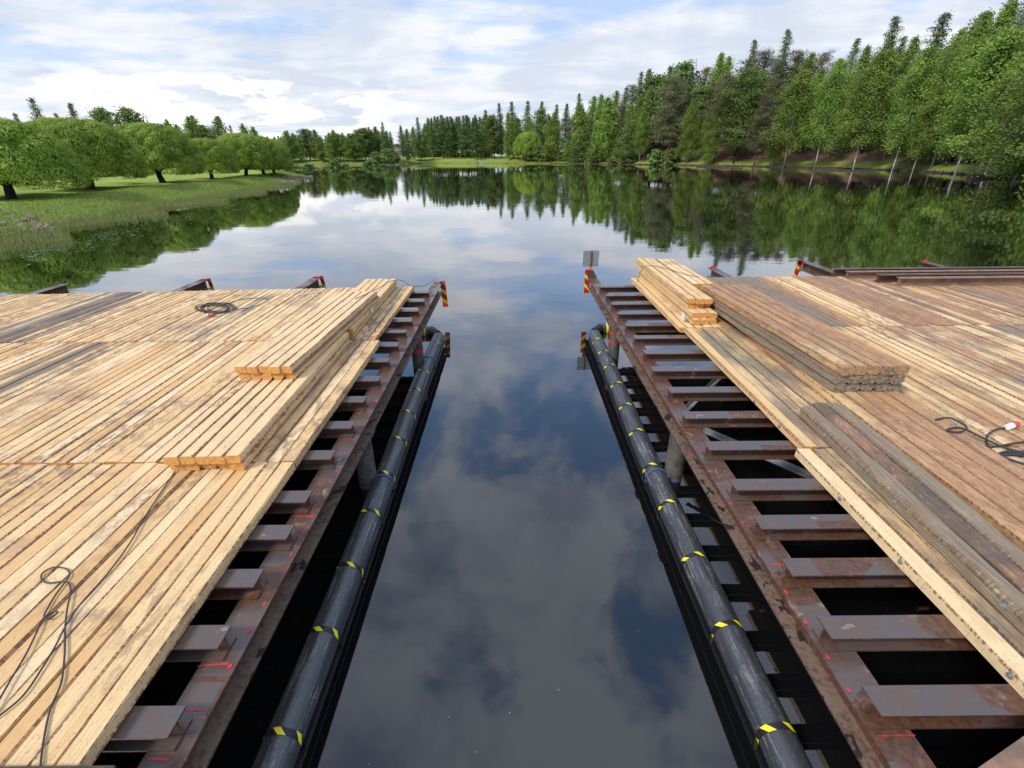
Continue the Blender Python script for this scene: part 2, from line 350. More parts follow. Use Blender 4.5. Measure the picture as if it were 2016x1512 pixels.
WOOD = make_wood(); ENDG = make_endgrain(); STEEL = make_steel('mill_scale_steel', .54); STEEL_B = make_steel('rusty_edge_steel', .9, 1.)
PIPE = make_pipe(); WATER = make_water(); GROUND = make_ground()
REDP = simple('red_spray_paint', (.66, .03, .045), .6, 0, 22, (.35, .03, .03)); YEL = simple('yellow_reflective', (.85, .72, .02), .45); RED = simple('red_reflective', (.55, .015, .02), .45)
BLK = simple('black_tape', (.012, .012, .014), .5); BLUE = simple('blue_rope', (.05, .17, .45), .7); CABLE = simple('cable_rubber', (.035, .034, .036), .6)
GALV = simple('galvanised_steel', (.36, .38, .38), .45, .5, 9, (.28, .30, .31)); DARKST = simple('dark_wet_steel', (.10, .085, .075), .6, .2, 12, (.05, .045, .045), .3)
PILE = simple('grey_steel_pile', (.15, .135, .12), .55, .2, 7, (.08, .068, .06), .3); WHITE = simple('white_plastic', (.75, .75, .73), .5); ORANGE = simple('orange_paint', (.8, .16, .05), .5)
OLDW = simple('wet_dark_wood', (.085, .055, .04), .8, 0, 3, (.035, .024, .02), .6)
BARKD = make_bark('willow_bark', (.055, .042, .032), (.03, .022, .018), 5); BIRCHB = make_bark('birch_bark', (.62, .60, .56), (.10, .09, .08), 3.2, (.56, .62)); PINEB = make_bark('pine_bark', (.17, .09, .055), (.09, .055, .04), 4)
L_WIL = make_leaf('willow_leaves', (.09, .17, .02), (.40, .53, .075), .35, .04)
L_BIR = make_leaf('birch_leaves', (.10, .18, .03), (.33, .44, .09), .38, .09)
L_SPR = make_leaf('spruce_needles', (.045, .09, .03), (.175, .25, .075), .2)
L_PIN = make_leaf('pine_needles', (.075, .09, .038), (.24, .225, .115), .18)
L_DEC = make_leaf('broad_leaves', (.065, .12, .03), (.23, .325, .08), .32)
REEDM = make_leaf('reed_blades', (.20, .24, .065), (.37, .38, .14), .3, 0)
LILY = simple('lily_pad', (.12, .13, .07), .3)
STONE = simple('pinkish_rock', (.36, .28, .23), .85, 0, 2, (.22, .17, .14), .5)

# ------------------------------------------------------------------ land and water
LEFT_SHORE = [(-24, -40), (-25, 0), (-26, 15), (-28.5, 24), (-30.2, 31), (-32.5, 42), (-34, 54), (-36.5, 72), (-40, 90), (-43.5, 108), (-47, 117), (-54, 128), (-66, 150), (-84, 181), (-115, 230), (-160, 270), (-400, 300), (-900, 300), (-900, -40)]
FAR_SHORE = [(-900, 330), (-300, 312), (-160, 303), (-123, 298), (-88, 297), (-66, 290), (-61, 286), (-57, 306), (-50, 315), (-35, 305), (-15, 294), (17.7, 275), (46, 244), (61, 211), (76, 188), (84, 172), (91, 150), (94, 130), (92, 112), (86, 94), (81.5, 80), (78, 60), (76, 30), (75, -40), (2500, -40), (2500, 3000), (-2500, 3000)]
def chaikin(p, k=2):
    for _ in range(k):
        q = [p[0]]
        for a, b in zip(p[:-1], p[1:]): q += [(a[0] * .75 + b[0] * .25, a[1] * .75 + b[1] * .25), (a[0] * .25 + b[0] * .75, a[1] * .25 + b[1] * .75)]
        p = q + [p[-1]]
    return p
LS = chaikin(LEFT_SHORE[:16]); LEFT_SHORE = LS + LEFT_SHORE[16:]; LEND = max(i for i, q in enumerate(LS) if q[1] < 165); LBEG = min(i for i, q in enumerate(LS) if q[1] > -5)
FS = chaikin(FAR_SHORE[10:24]); FAR_SHORE = FAR_SHORE[:10] + FS + FAR_SHORE[24:]
FE0 = min(i for i, q in enumerate(FAR_SHORE) if q[0] > 16); FE1 = max(i for i, q in enumerate(FAR_SHORE) if q[0] < 100 and q[1] > 62)
def poly_sd(P, poly):
    "signed distance, positive inside"
    P = np.asarray(P, float); d = np.full(len(P), 1e9); ins = np.zeros(len(P), bool); n = len(poly)
    for i in range(n):
        a = np.array(poly[i], float); b = np.array(poly[(i + 1) % n], float); e = b - a; w = P - a
        t = np.clip((w @ e) / (e @ e), 0, 1); d = np.minimum(d, np.hypot(*(w - t[:, None] * e).T))
        c = ((a[1] > P[:, 1]) != (b[1] > P[:, 1])); xx = (b[0] - a[0]) * (P[:, 1] - a[1]) / ((b[1] - a[1]) or 1e-9) + a[0]
        ins ^= c & (P[:, 0] < xx)
    return np.where(ins, d, -d)
def sm(x, a, b): t = np.clip((x - a) / (b - a), 0, 1); return t * t * (3 - 2 * t)
def land(P):
    P = np.asarray(P, float); dl = poly_sd(P, LEFT_SHORE); dr = poly_sd(P, FAR_SHORE)
    x, y = P[:, 0], P[:, 1]
    wob = .12 * np.sin(x * .9 + 1.3 * np.sin(y * .35)) + .10 * np.sin(y * .7 + x * .3)
    hl = np.where(dl > 0, .10 + .9 * sm(dl, 0, 5) + .25 * sm(dl, 30, 120), .10 + dl * .30)
    rt = sm(x, 30, 60)      # the wooded hillside only on the right
    hill = (1 + 7.5 * sm(dr, 3, 26) + 3 * sm(dr, 26, 90)) * rt + (1.8 * sm(dr, 1, 12) + 1.2 * sm(dr, 12, 60)) * (1 - rt)
    hr = np.where(dr > 0, .12 + .5 * sm(dr, 0, 3) + hill * sm(dr, 0, 6), .12 + dr * .30)
    h = np.maximum(hl, hr) + np.where(np.maximum(dl, dr) > 1, wob * .6, 0)
    return np.maximum(h, -2.5), dl, dr, rt
def gz(x, y): return float(land([(x, y)])[0][0])

na, nr_ = 420, 330
A = np.linspace(R(-100), R(100), na); RR = np.concatenate([np.geomspace(16, 420, nr_ - 24), np.geomspace(440, 2600, 24)])
AA, RG = np.meshgrid(A, RR, indexing='ij'); P = np.stack([(np.sin(AA) * RG).ravel(), (np.cos(AA) * RG).ravel()], 1)
H_, dl, dr, rt = land(P)
keep = (H_ > -2.2).reshape(na, nr_)
idx = np.arange(na * nr_).reshape(na, nr_); q = np.stack([idx[:-1, :-1], idx[1:, :-1], idx[1:, 1:], idx[:-1, 1:]], -1)
km = keep[:-1, :-1] | keep[1:, :-1] | keep[1:, 1:] | keep[:-1, 1:]; q = q[km][:, ::-1]
me = bpy.data.meshes.new('ground'); me.from_pydata(np.column_stack([P, H_]).tolist(), [], q.tolist()); me.materials.append(GROUND)
litter = sm(dr, 2.2, 6) * rt; rough = np.maximum((1 - sm(dl, 3, 6.5)) * (dl > -9), (1 - sm(dr, 1, 9)) * (dr > -5) * (1 - .5 * rt))
mud = (H_ < .04) * 1.
ca = me.color_attributes.new('tint', 'FLOAT_COLOR', 'POINT'); ca.data.foreach_set('color', np.column_stack([litter, np.clip(rough, 0, 1), mud, np.ones(len(mud))]).astype(np.float32).ravel())
me.polygons.foreach_set('use_smooth', [True] * len(me.polygons)); me.update()
go = bpy.data.objects.new('ground', me); COL.objects.link(go); mark(go, kind='structure')
wm = MB(); wm.add([(-2600, -60, 0), (2600, -60, 0), (2600, 2600, 0), (-2600, 2600, 0)], [(0, 1, 2, 3)]); w = wm.build('water', WATER); mark(w, kind='structure')


# ------------------------------------------------------------------ foliage
def leaf_mesh(name, C, Nn, L, W, tone, material, along=None, extra=None):
    "C centres, Nn normals; quads L x W; tone per leaf"
    n = len(C); Nn = Nn / (np.linalg.norm(Nn, axis=1, keepdims=True) + 1e-9)
    a = RNG.normal(size=(n, 3)) if along is None else along
    a = a - (a * Nn).sum(1, keepdims=True) * Nn; a /= np.linalg.norm(a, axis=1, keepdims=True) + 1e-9; b = np.cross(Nn, a)
    L = np.broadcast_to(L, (n,))[:, None] / 2; W = np.broadcast_to(W, (n,))[:, None] / 2
    V = np.stack([C - a * L, C + b * W - a * L * .1, C + a * L, C - b * W + a * L * .1], 1).reshape(-1, 3)
    F = np.arange(n * 4).reshape(n, 4); T = np.repeat(tone, 4)
    if extra is not None:
        ev, ef = extra; F = np.concatenate([F, np.asarray(ef) + len(V)]); V = np.concatenate([V, ev]); T = np.concatenate([T, np.zeros(len(ev)) + .3])
    me = bpy.data.meshes.new(name); me.vertices.add(len(V)); me.vertices.foreach_set('co', V.astype(np.float32).ravel())
    me.loops.add(len(F) * 4); me.loops.foreach_set('vertex_index', F.astype(np.int32).ravel()); me.polygons.add(len(F)); me.polygons.foreach_set('loop_start', np.arange(0, len(F) * 4, 4, dtype=np.int32))
    ta = me.attributes.new('tone', 'FLOAT', 'POINT'); ta.data.foreach_set('value', np.clip(T, 0, 1).astype(np.float32)); me.materials.append(material); me.update(calc_edges=True); return me
def trunk_mesh(name, pts, rad, material, limbs=()):
    b = MB(); b.tube(pts, list(rad), 8)
    for lp, lr in limbs: b.tube(lp, list(lr), 5, 1)
    me = bpy.data.meshes.new(name); me.from_pydata(b.v, [], b.f); me.materials.append(material); me.materials.append(BARKD); me.polygons.foreach_set('material_index', b.m); me.polygons.foreach_set('use_smooth', [True] * len(me.polygons)); me.update(); return me

def tree_template(kind, Hh, n, seed):
    "returns (trunk mesh, crown mesh) for a tree of height Hh"
    rg = np.random.default_rng(seed); rd = random.Random(seed)
    lean = rg.normal(size=2) * (.03 if kind in ('birch', 'broad') else .012) * Hh
    spine = lambda t: np.array([lean[0] * t * t, lean[1] * t * t, t * Hh])
    C = []; T = []; N = []; limbs = []
    if kind == 'spruce': t0, Lf, nb, dr_, sig, up = .10, lambda t: .15 * Hh * (1 - t) ** .72 * (1 if t > .18 else .75) + .006 * Hh, 105, -.22, .019, .5
    elif kind == 'alley': t0, Lf, nb, dr_, sig, up = .20, lambda t: .125 * Hh * min(1, (1 - t) * 1.8 + .04) * (.55 + .45 * min(1, (t - .16) * 5)), 80, .05, .024, .6
    elif kind == 'pine': t0, Lf, nb, dr_, sig, up = .22, lambda t: .19 * Hh * (1 - ((t - .45) / .62) ** 2 * .85), 64, .05, .026, .7
    elif kind == 'birch': t0, Lf, nb, dr_, sig, up = .10, lambda t: .16 * Hh * max(.08, (1 - abs((t - .36) / .66) ** 1.7)), 75, .30, .022, .4
    elif kind == 'tallbirch': t0, Lf, nb, dr_, sig, up = .22, lambda t: .15 * Hh * max(.08, (1 - abs((t - .48) / .58) ** 1.9)), 62, .30, .020, .4
    elif kind == 'broad': t0, Lf, nb, dr_, sig, up = .12, lambda t: .22 * Hh * max(.25, (1 - abs((t - .45) / .6) ** 2.4)), 70, .40, .034, .5
    else: t0, Lf, nb, dr_, sig, up = .0, lambda t: .55 * Hh * max(.3, 1 - t * t), 40, .3, .10, .5
    per = max(6, n // (nb * 4))
    for i in range(nb):
        t = t0 + (1 - t0) * ((i + rg.random() * .9) / nb) ** (.95); az = i * 2.399 + rg.normal() * .5
        L = Lf(t) * rg.uniform(.55, 1.18); c0 = spine(t); d = np.array([math.cos(az), math.sin(az), 0]); tip = c0 + d * L + np.array([0, 0, dr_ * L])
        pass
        tb = rg.random()
        if L > .05 * Hh and i % 2 == 0: limbs.append(([c0, c0 * .45 + tip * .55 + np.array([0, 0, .01 * Hh]), tip], (.0035 * Hh * (1 - t) + .001 * Hh, .0014 * Hh, .0006 * Hh)))
        for s in (.35, .6, .82, 1.0):
            if kind == 'tallbirch' and s < .5 and t < .65: continue
            if rg.random() < (.12 if kind != 'pine' else .2): continue
            cc = c0 + (tip - c0) * s
            if 'birch' in kind: cc = cc - np.array([0, 0, .25 * L * s * s])
            k = max(3, int(per * rg.uniform(.6, 1.4) * min(1.25, .15 + L / (.09 * Hh)))); sg = sig * Hh * min(1.15, .38 + L / (.095 * Hh)) * np.array([1, 1, 1.25 if 'birch' in kind else .5])
            if kind == 'spruce': sg = sg * (1 + 0 * s)
            pts = cc + rg.normal(size=(k, 3)) * sg
            C.append(pts); tt = .15 + .45 * tb + .35 * rg.random() ; T.append(np.clip(tt + rg.normal(size=k) * .13, 0, 1))
            nn = rg.normal(size=(k, 3)) * .8 + d * .6 + np.array([0, 0, up]); N.append(nn)
    k = n // 14; tt = rg.uniform(.62 if kind == 'tallbirch' else t0 + .03, 1.0, k)       # leaves near the stem and the leader
    C.append(np.array([spine(a) for a in tt]) + rg.normal(size=(k, 3)) * np.array([.012, .012, .006]) * Hh); T.append(rg.uniform(.1, .5, k)); N.append(rg.normal(size=(k, 3)) + np.array([0, 0, .5]))
    C = np.concatenate(C); T = np.concatenate(T); N = np.concatenate(N); C[:, 2] = np.clip(C[:, 2], .01 * Hh, None)
    lf = Hh * math.sqrt(3.3 / max(n, 1)) * {'spruce': .85, 'alley': .95, 'pine': .9, 'birch': .95, 'tallbirch': .95, 'broad': 1.1}.get(kind, 3.0)
    mt = {'spruce': L_SPR, 'alley': L_SPR, 'pine': L_PIN, 'birch': L_BIR, 'tallbirch': L_BIR, 'broad': L_DEC}.get(kind, L_DEC)
    asp = {'spruce': .42, 'alley': .5, 'pine': .42}.get(kind, .68)
    crown = leaf_mesh('crown_' + kind, C, N, lf * rg.uniform(.7, 1.3, len(C)), lf * asp, T, mt)
    tm = {'birch': BIRCHB, 'tallbirch': BIRCHB, 'pine': PINEB, 'alley': PINEB}.get(kind, BARKD); tr = {'tallbirch': .0048, 'birch': .0058, 'pine': .012, 'alley': .011, 'broad': .012}.get(kind, .010) * Hh
    pts = [spine(t) + (rg.normal(size=3) * .003 * Hh if 0 < t < 1 else 0) for t in np.linspace(0, .97, 8)]; pts[0] = pts[0] - np.array([0, 0, .03 * Hh])
    trunk = trunk_mesh('trunk_' + kind, pts, tr * np.linspace(1.15, .12, 8), tm, limbs)
    return trunk, crown

TPL = {}
for kd, ns in (('spruce', 2), ('alley', 3), ('pine', 3), ('birch', 4), ('tallbirch', 1), ('broad', 3)):
    TPL[kd] = [tree_template(kd, 20, 5200, 11 * i + len(kd)) for i in range(ns)]
    TPL[kd + '_fine'] = [tree_template(kd, 20, 17000, 101 + 11 * i + len(kd)) for i in range(3 if 'birch' in kd else 2)] if kd != 'alley' else None
TPL['bush'] = [tree_template('bush', 3, 1500, 5 + i) for i in range(2)]
NAMES = {'tallbirch': 'birch_tree', 'spruce': 'spruce_tree', 'alley': 'tall_conifer_tree', 'pine': 'pine_tree', 'birch': 'birch_tree', 'broad': 'broadleaf_tree', 'bush': 'bush'}

def put_tree(kind, x, y, h, label, group=None, wide=1., fine=False, cat='tree', lean=None, base=None):
    tp = TPL[kind + '_fine'] if fine and TPL.get(kind + '_fine') else TPL[kind]; tr, cr = random.choice(tp); s = h / (20 if kind != 'bush' else 3)
    z = gz(x, y) if base is None else base
    r = thing(NAMES[kind], (x, y, z - .05), label, cat, group, random.uniform(0, 6.28)); r.scale = (s * wide, s * wide, s)
    if lean: r.rotation_euler = (0, R(lean), 0)
    for nm, m in (('trunk', tr), ('crown', cr)):
        o = bpy.data.objects.new(nm, m); COL.objects.link(o); o.parent = r
    return r

# --- shore distance along a pixel column
def shoreY(px, poly=FAR_SHORE):
    d = ray(px, 306); k = d.x / d.y; best = None
    for i in range(1, len(poly) - 4):
        (x0, y0), (x1, y1) = poly[i], poly[i + 1]; e0 = x0 - k * y0; e1 = x1 - k * y1
        if e0 * e1 <= 0 and e0 != e1:
            t = e0 / (e0 - e1); Y = y0 + t * (y1 - y0)
            if Y > 0 and (best is None or Y < best): best = Y
    return best or 300.
def tree_px(kind, px, top, off, label, group=None, wide=1., fine=False, poly=FAR_SHORE, Y=None, lean=None):
    Y = Y or shoreY(px, poly) + off; q = atY(px, top, Y); z = gz(q.x, q.y)
    return put_tree(kind, q.x, q.y, max(2, q.z - z), label, group, wide, fine, lean=lean)

# --- round willows on the left lawn
def willow_template(seed, W=4.95, Hh=6.3, per=470, nl=105):
    rg = np.random.default_rng(seed); C = []; N = []; T = []; Al = []
    def dome(u, a): # u 0 rim ..1 top
        el = u * math.pi / 2; bulge = 1 + .10 * math.sin(2 * a + seed) + .06 * math.sin(5 * a + seed * 2)
        return np.array([math.cos(el) ** .62 * W * bulge * math.cos(a), math.cos(el) ** .62 * W * bulge * math.sin(a), 1.05 + (Hh - 1.05) * math.sin(el) ** .85])
    for i in range(nl):
        u = ((i + .5) / nl) ** 1.25; a = i * 2.399 + rg.normal() * .15; c = dome(u, a) * np.array([.86, .86, .88]) + np.array([0, 0, .4]); r = rg.uniform(.95, 1.3) * (1.05 - .2 * u)
        outd = np.array([math.cos(a) * math.cos(u * 1.5), math.sin(a) * math.cos(u * 1.5), math.sin(u * 1.5) + .25]); outd /= np.linalg.norm(outd)
        d = rg.normal(size=(per * 2, 3)); d /= np.linalg.norm(d, axis=1, keepdims=True); d = d[(d @ outd) > -.25][:per]
        pos = c + d * r * np.array([1, 1, .8]) * rg.uniform(.92, 1.03, (len(d), 1)); dn = np.tile([0, 0, -1.], (len(d), 1)) + outd * .7 + rg.normal(size=d.shape) * .25
        C.append(pos); N.append(d + rg.normal(size=d.shape) * .2); Al.append(dn); T.append(np.clip(.30 + .12 * (d @ outd) + .35 * rg.random() + rg.normal(size=len(d)) * .1, 0, 1))  # outward side of each lobe toned slightly lighter: lobe shading put into leaf colour
    C = np.concatenate(C); C[:, 2] = np.where(C[:, 2] < 1.0, 1.0 + RNG.random(len(C)) * .35, C[:, 2])
    ev = []; ef = []; nu, nv = 8, 24
    for i in range(nu + 1):
        for j in range(nv):
            q = dome(max(i / nu, .02), j * 2 * math.pi / nv) * .74; q[2] += .75; ev.append(q)
    for i in range(nu):
        for j in range(nv): ef.append((i * nv + j, i * nv + (j + 1) % nv, (i + 1) * nv + (j + 1) % nv, (i + 1) * nv + j))
    cr = leaf_mesh('crown_willow', C, np.concatenate(N), rg.uniform(.18, .32, len(C)), .085, np.concatenate(T), L_WIL, np.concatenate(Al), (np.array(ev), ef))
    limbs = [([(0, 0, 1.3), (math.cos(a) * 1.3, math.sin(a) * 1.3, 2.2), (math.cos(a) * 3.4, math.sin(a) * 3.4, 3.4)], (.26, .16, .07)) for a in np.arange(0, 6.2, .9)]
    tr = trunk_mesh('trunk_willow', [(-.25, .1, -.2), (-.12, .05, .3), (.0, 0, .9), (.05, 0, 1.5), (0, 0, 2.6)], (.52, .38, .34, .36, .2), BARKD, limbs); return tr, cr
WT = [willow_template(s) for s in (1, 2, 3)]
wl = [((25, 390), 236, 1.14, 'round clipped-looking willow cut by the left edge of the photo, nearest on the lawn'),
      ((182, 372), 240, 1.22, 'broad dome-shaped willow, second from the left edge, tallest of the row'),
      ((318, 360), 248, 1.13, 'dome-shaped willow with leaning dark trunk, third from the left edge'),
      ((418, 352), 276, .86, 'smallest low round willow between its two taller neighbours'),
      ((487, 347), 267, .98, 'round willow, fifth from the left edge, near the lawn tip'),
      ((519, 344.5), 272, .9, 'round willow half hidden behind the fifth one of the row'),
      ((540, 343), 277, .86, 'last round willow of the row, right beside the river bend')]
for i, (b, top, wd, lb) in enumerate(wl):
    p = at(b[0], b[1], 1.0); q = atY(b[0], top, p.y); s = (q.z - 1.0) / 6.35; wd *= .91; tr, cr = WT[i % 3]
    r = thing('willow_tree', (p.x, p.y, gz(p.x, p.y) - .05), lb, 'tree', 'round willows on the left lawn', i * 1.9); r.scale = (wd, wd, s)
    for nm, m in (('trunk', tr), ('crown', cr)):
        o = bpy.data.objects.new(nm, m); COL.objects.link(o); o.parent = r
p = at(1040, 309, 3.2); Yw = shoreY(1040) + 9; q = atY(1040, 260, Yw); r = thing('willow_tree', (q.x, q.y, gz(q.x, q.y)), 'lone bright round willow on the far grassy bank', 'tree'); k = (q.z - gz(q.x, q.y)) / 6.6; r.scale = (k * .72, k * .72, k)
for nm, m in (('trunk', WT[1][0]), ('crown', WT[1][1])):
    o = bpy.data.objects.new(nm, m); COL.objects.link(o); o.parent = r

# --- trees behind the willows
for kd, px, top, Y, wd, lb in [
    ('spruce', 58, 192, 92, 1.3, 'dark spruce with a pointed top behind the second willow'), ('spruce', 30, 222, 96, 1.2, 'thin dark spruce top at the far left edge'),
    ('spruce', 132, 202, 98, 1.35, 'dark spruce peeping over the middle of the second willow'), ('spruce', 112, 222, 104, 1.1, 'small dark spruce tip left of the larger spruce'),
    ('broad', 203, 216, 110, 1.2, 'round-topped green tree behind the gap before the third willow'), ('spruce', 226, 224, 114, 1.1, 'narrow dark spruce between two round-topped trees'),
    ('broad', 250, 215, 112, 1.3, 'round-topped dark green tree above the third willow'), ('birch', 330, 236, 150, 1.7, 'airy tree left in the clump above the small willow'),
    ('birch', 362, 230, 150, 1.6, 'tallest airy tree of the clump above the small willow'), ('birch', 384, 228, 158, 1.6, 'second tallest airy tree of the clump above the small willow'),
    ('birch', 422, 229, 155, 1.8, 'dense airy tree at the middle of the clump above the small willow'), ('spruce', 451, 246, 160, 1.0, 'thin spruce tip above the fifth willow'),
    ('birch', 478, 244, 165, 1.5, 'loose tree above the fifth willow'), ('birch', 500, 250, 170, 1.5, 'loose tree right above the end of the willow row'),
    ('birch', 345, 246, 158, 1.7, 'short airy tree in the clump above the small willow'), ('birch', 404, 246, 152, 1.7, 'low airy tree between the tall ones above the small willow'),
    ('broad', -20, 235, 100, 1.5, 'leafy tree at the far left edge behind the nearest willow')]:
    tree_px(kd, px, top, 0, lb, 'trees beyond the willow row', wd, Y=Y)
# low hedge-like woods behind the lawn
for i in range(34):
    x = -230 + i * 5.2 + random.uniform(-2, 2); y = 118 + i * 3.4 + random.uniform(-8, 8)
    put_tree('bush', x, y, random.uniform(3, 5.5), 'low green bush at the back of the lawn behind the willow trunks', 'bushes behind the lawn', 1.3, cat='bush')

# --- far bank and the wooded hillside: (kind, px of top, py of top, offset behind the shore, width)
FB = 'trees lining the far bank'
lbl = {'alley': 'tall dark conifer of the far bank row left of the grassy slope', 'birch': 'pale green birch at the water on the far bank left of the gap', 'broad': 'leafy tree on the far bank left of the gap', 'spruce': 'dark spruce on the far bank left of the gap'}
x = 508
while x < 772:
    kd = random.choice(['birch', 'birch', 'broad', 'alley', 'spruce', 'birch'])
    tp = float(np.interp(x, [505, 540, 600, 640, 700, 750, 775], [268, 262, 257, 262, 255, 252, 262])) + random.uniform(-4, 11)
    kd = 'spruce' if kd == 'alley' else kd
    if kd == 'alley': lb_ = 'tall dark conifer in the far bank wood left of the gap'
    else: lb_ = lbl[kd]
    tree_px(kd, x, tp, random.uniform(3, 22), lb_, FB + ', left of the gap', random.uniform(1.4, 1.9)); x += random.uniform(5, 8)
tree_px('spruce', 752, 240, 5, 'tallest pointed conifer at the right end of the far bank wood, beside the gap', None, 1.25)
for px, tp in [(768, 296), (775, 302), (757, 298), (740, 300)]: tree_px('bush', px, tp, 2, 'dark bush by the moored boats on the far bank', 'bushes by the moored boats', 1.2)
for kd, px, tp in [('alley', 788, 247), ('birch', 800, 254), ('birch', 812, 250), ('spruce', 822, 231), ('birch', 833, 243), ('birch', 826, 262)]:
    tree_px(kd, px, tp, random.uniform(8, 14), 'tree in the clump just right of the gap on the far bank', 'clump right of the gap on the far bank', 1.25)
for kk_ in range(26): tree_px('bush', random.uniform(835, 965), random.uniform(297, 304), random.uniform(46, 60), 'green bush behind the slim conifer row', 'bushes behind the slim conifers', 2.2)
x = 842
while x < 962:
    tree_px('alley', x, 229 + random.uniform(-4, 5), random.choice([18, 26, 34, 44]), 'slim dark conifer with bare lower trunk on the far grassy slope', 'slim conifers on the far grassy slope', random.uniform(1.3, 1.75)); x += random.uniform(4.5, 8)
tree_px('spruce', 937, 234, 8, 'dense dark conifer standing in front of the slim row', None, 1.3); tree_px('broad', 967, 228, 16, 'bright green leafy tree at the end of the slim conifer row', None, 1.1)
SKY = [(955, 216), (985, 203), (1010, 200), (1038, 198), (1065, 200), (1095, 205), (1115, 204), (1142, 184), (1165, 191), (1190, 186), (1210, 180), (1232, 171), (1250, 168), (1265, 140), (1278, 136), (1300, 150), (1316, 130), (1343, 126), (1366, 130), (1390, 135), (1425, 104), (1440, 112), (1488, 78), (1510, 100), (1555, 58), (1580, 100), (1600, 106), (1622, 103), (1650, 118), (1690, 76), (1715, 90), (1745, 80), (1772, 30), (1800, 75), (1855, 27), (1885, 60), (1925, 28), (1955, 22), (1985, 12), (2005, 0), (2040, -25), (2090, -90), (2150, -130), (2220, -170), (2300, -220)]
skx = [a for a, b in SKY]; sky_ = [b for a, b in SKY]
kk = {1142: 'spruce', 1165: 'birch', 1190: 'birch', 1210: 'birch', 1250: 'pine', 1300: 'broad', 1316: 'spruce', 1343: 'broad', 1440: 'birch', 1510: 'pine', 1580: 'pine', 1600: 'birch', 1650: 'birch', 1715: 'birch', 1745: 'birch', 1800: 'birch', 1885: 'birch', 1925: 'birch', 1365: 'pine', 1425: 'birch', 1390: 'pine', 1855: 'spruce', 1622: 'pine', 1985: 'spruce', 2005: 'birch', 1955: 'birch'}
for a, b in SKY:
    kd = kk.get(a) or random.choice(['spruce', 'spruce', 'spruce', 'alley'])
    tree_px(kd, a, b, 34 if a < 1500 else 27, 'dark tree of the skyline at the top of the wooded right hillside', 'skyline trees on the right hillside', random.uniform(1.1, 1.5), fine=a > 1400)
x = 965
while x < 2300:          # middle layer
    tp = float(np.interp(x, skx, sky_)); base = 300; kd = random.choice(['pine', 'spruce', 'birch', 'birch', 'birch', 'pine', 'broad'])
    tree_px(kd, x, tp + (base - tp) * random.uniform(.12, .34), random.uniform(19, 26), 'tree in the middle depth of the wooded right hillside', 'mid trees on the right hillside', random.uniform(1.0, 1.35), fine=x > 1500)
    x += random.uniform(16, 24) * (1 + max(0, x - 1300) / 600)
front = [('broad', 972, 232, 12, 1.2, 'full leafy green tree left of the lone round willow'), ('birch', 1003, 247, 8, 1.3, 'pale rounded tree just left of the lone round willow'), ('birch', 1020, 238, 16, 1.3, 'pale tree rising behind the lone round willow'),
 ('birch', 1088, 222, 4, 1.5, 'broad pale willow-like tree hanging over the water right of the lone round willow'), ('tallbirch', 1142, 205, 4, 1.2, 'tall slender birch with a pale straight trunk by the water'),
 ('birch', 1118, 274, 3, 1.5, 'small light bush-like tree under the tall slender birch'), ('birch', 1174, 248, 2, 1.1, 'short yellow-green birch at the water edge'),
 ('birch', 1204, 192, 5, 1.5, 'broad yellow-green birch with several thin pale trunks'), ('broad', 1246, 238, 3, 1.2, 'bright green round-headed tree at the foot of the hillside'), ('tallbirch', 1268, 220, 4, 1.0, 'slim birch with white trunk by the timber edging'),
 ('pine', 1330, 156, 9, 1.5, 'large brownish pine with layered branches above the bare slope'), ('birch', 1368, 196, 5, 1.2, 'dark green birch beside the brownish pine'), ('birch', 1408, 215, 2, 1.2, 'light green low birch in front of the brown pine'),
 ('pine', 1432, 155, 9, 1.4, 'tall brownish pine behind the light green low birch'), ('broad', 1476, 140, 8, 1.4, 'tall fresh green leafy tree in the middle of the hillside'), ('pine', 1512, 186, 4, 1.0, 'dry brownish pine left of the broad bright birch'),
 ('tallbirch', 1583, 140, 4, 1.7, 'broad bright birch with three white trunks near the water'), ('birch', 1540, 230, 2, 1.2, 'small birch half merged with the broad bright birch'), ('tallbirch', 1655, 118, 5, 1.25, 'slim leaning birch right of the broad bright birch'),
 ('tallbirch', 1745, 100, 4, 1.5, 'tall leaning birch with a long bare white trunk'), ('tallbirch', 1832, 95, 6, 1.2, 'tall thin birch leaning right with long pale stem'), ('tallbirch', 1800, 210, 4, 1.3, 'short birch near the end of the timber edging'),
 ('tallbirch', 1850, 175, 4, 1.2, 'young bright birch low on the bank near the sunken boat'), ('tallbirch', 1985, 60, 4, 1.6, 'large birch with clean white trunk near the right edge'), ('tallbirch', 2035, 100, 4, 1.5, 'large birch at the very right edge with white trunk'), ('birch', 2120, 60, 3, 1.6, 'birch just beyond the right edge'), ('broad', 2200, 20, 3, 1.5, 'leafy tree beyond the right edge'), ('birch', 2290, 0, 3, 1.5, 'farthest right birch outside the photo')]
for kd, px, tp, off, wd, lb in front: tree_px(kd, px, tp, off, lb, 'trees on the right bank near the water', wd, fine=px > 1240)
for i in range(26):
    px = random.uniform(1000, 1330); tree_px('bush', px, 302 - random.uniform(0, 12), random.uniform(1, 7), 'small green bush at the foot of the right bank wood', 'bushes along the right bank', 1.2)

# forest mass far beyond (a few rows of distant trees)
for i in range(60):
    px = 480 + i * 10; Y = random.uniform(420, 520); q = atY(px, random.uniform(283, 292), Y); put_tree(random.choice(['spruce', 'alley', 'broad']), q.x, q.y, q.z - gz(q.x, q.y), 'distant dark tree of the low forest line beyond the far bank', 'distant forest line', 2.2)

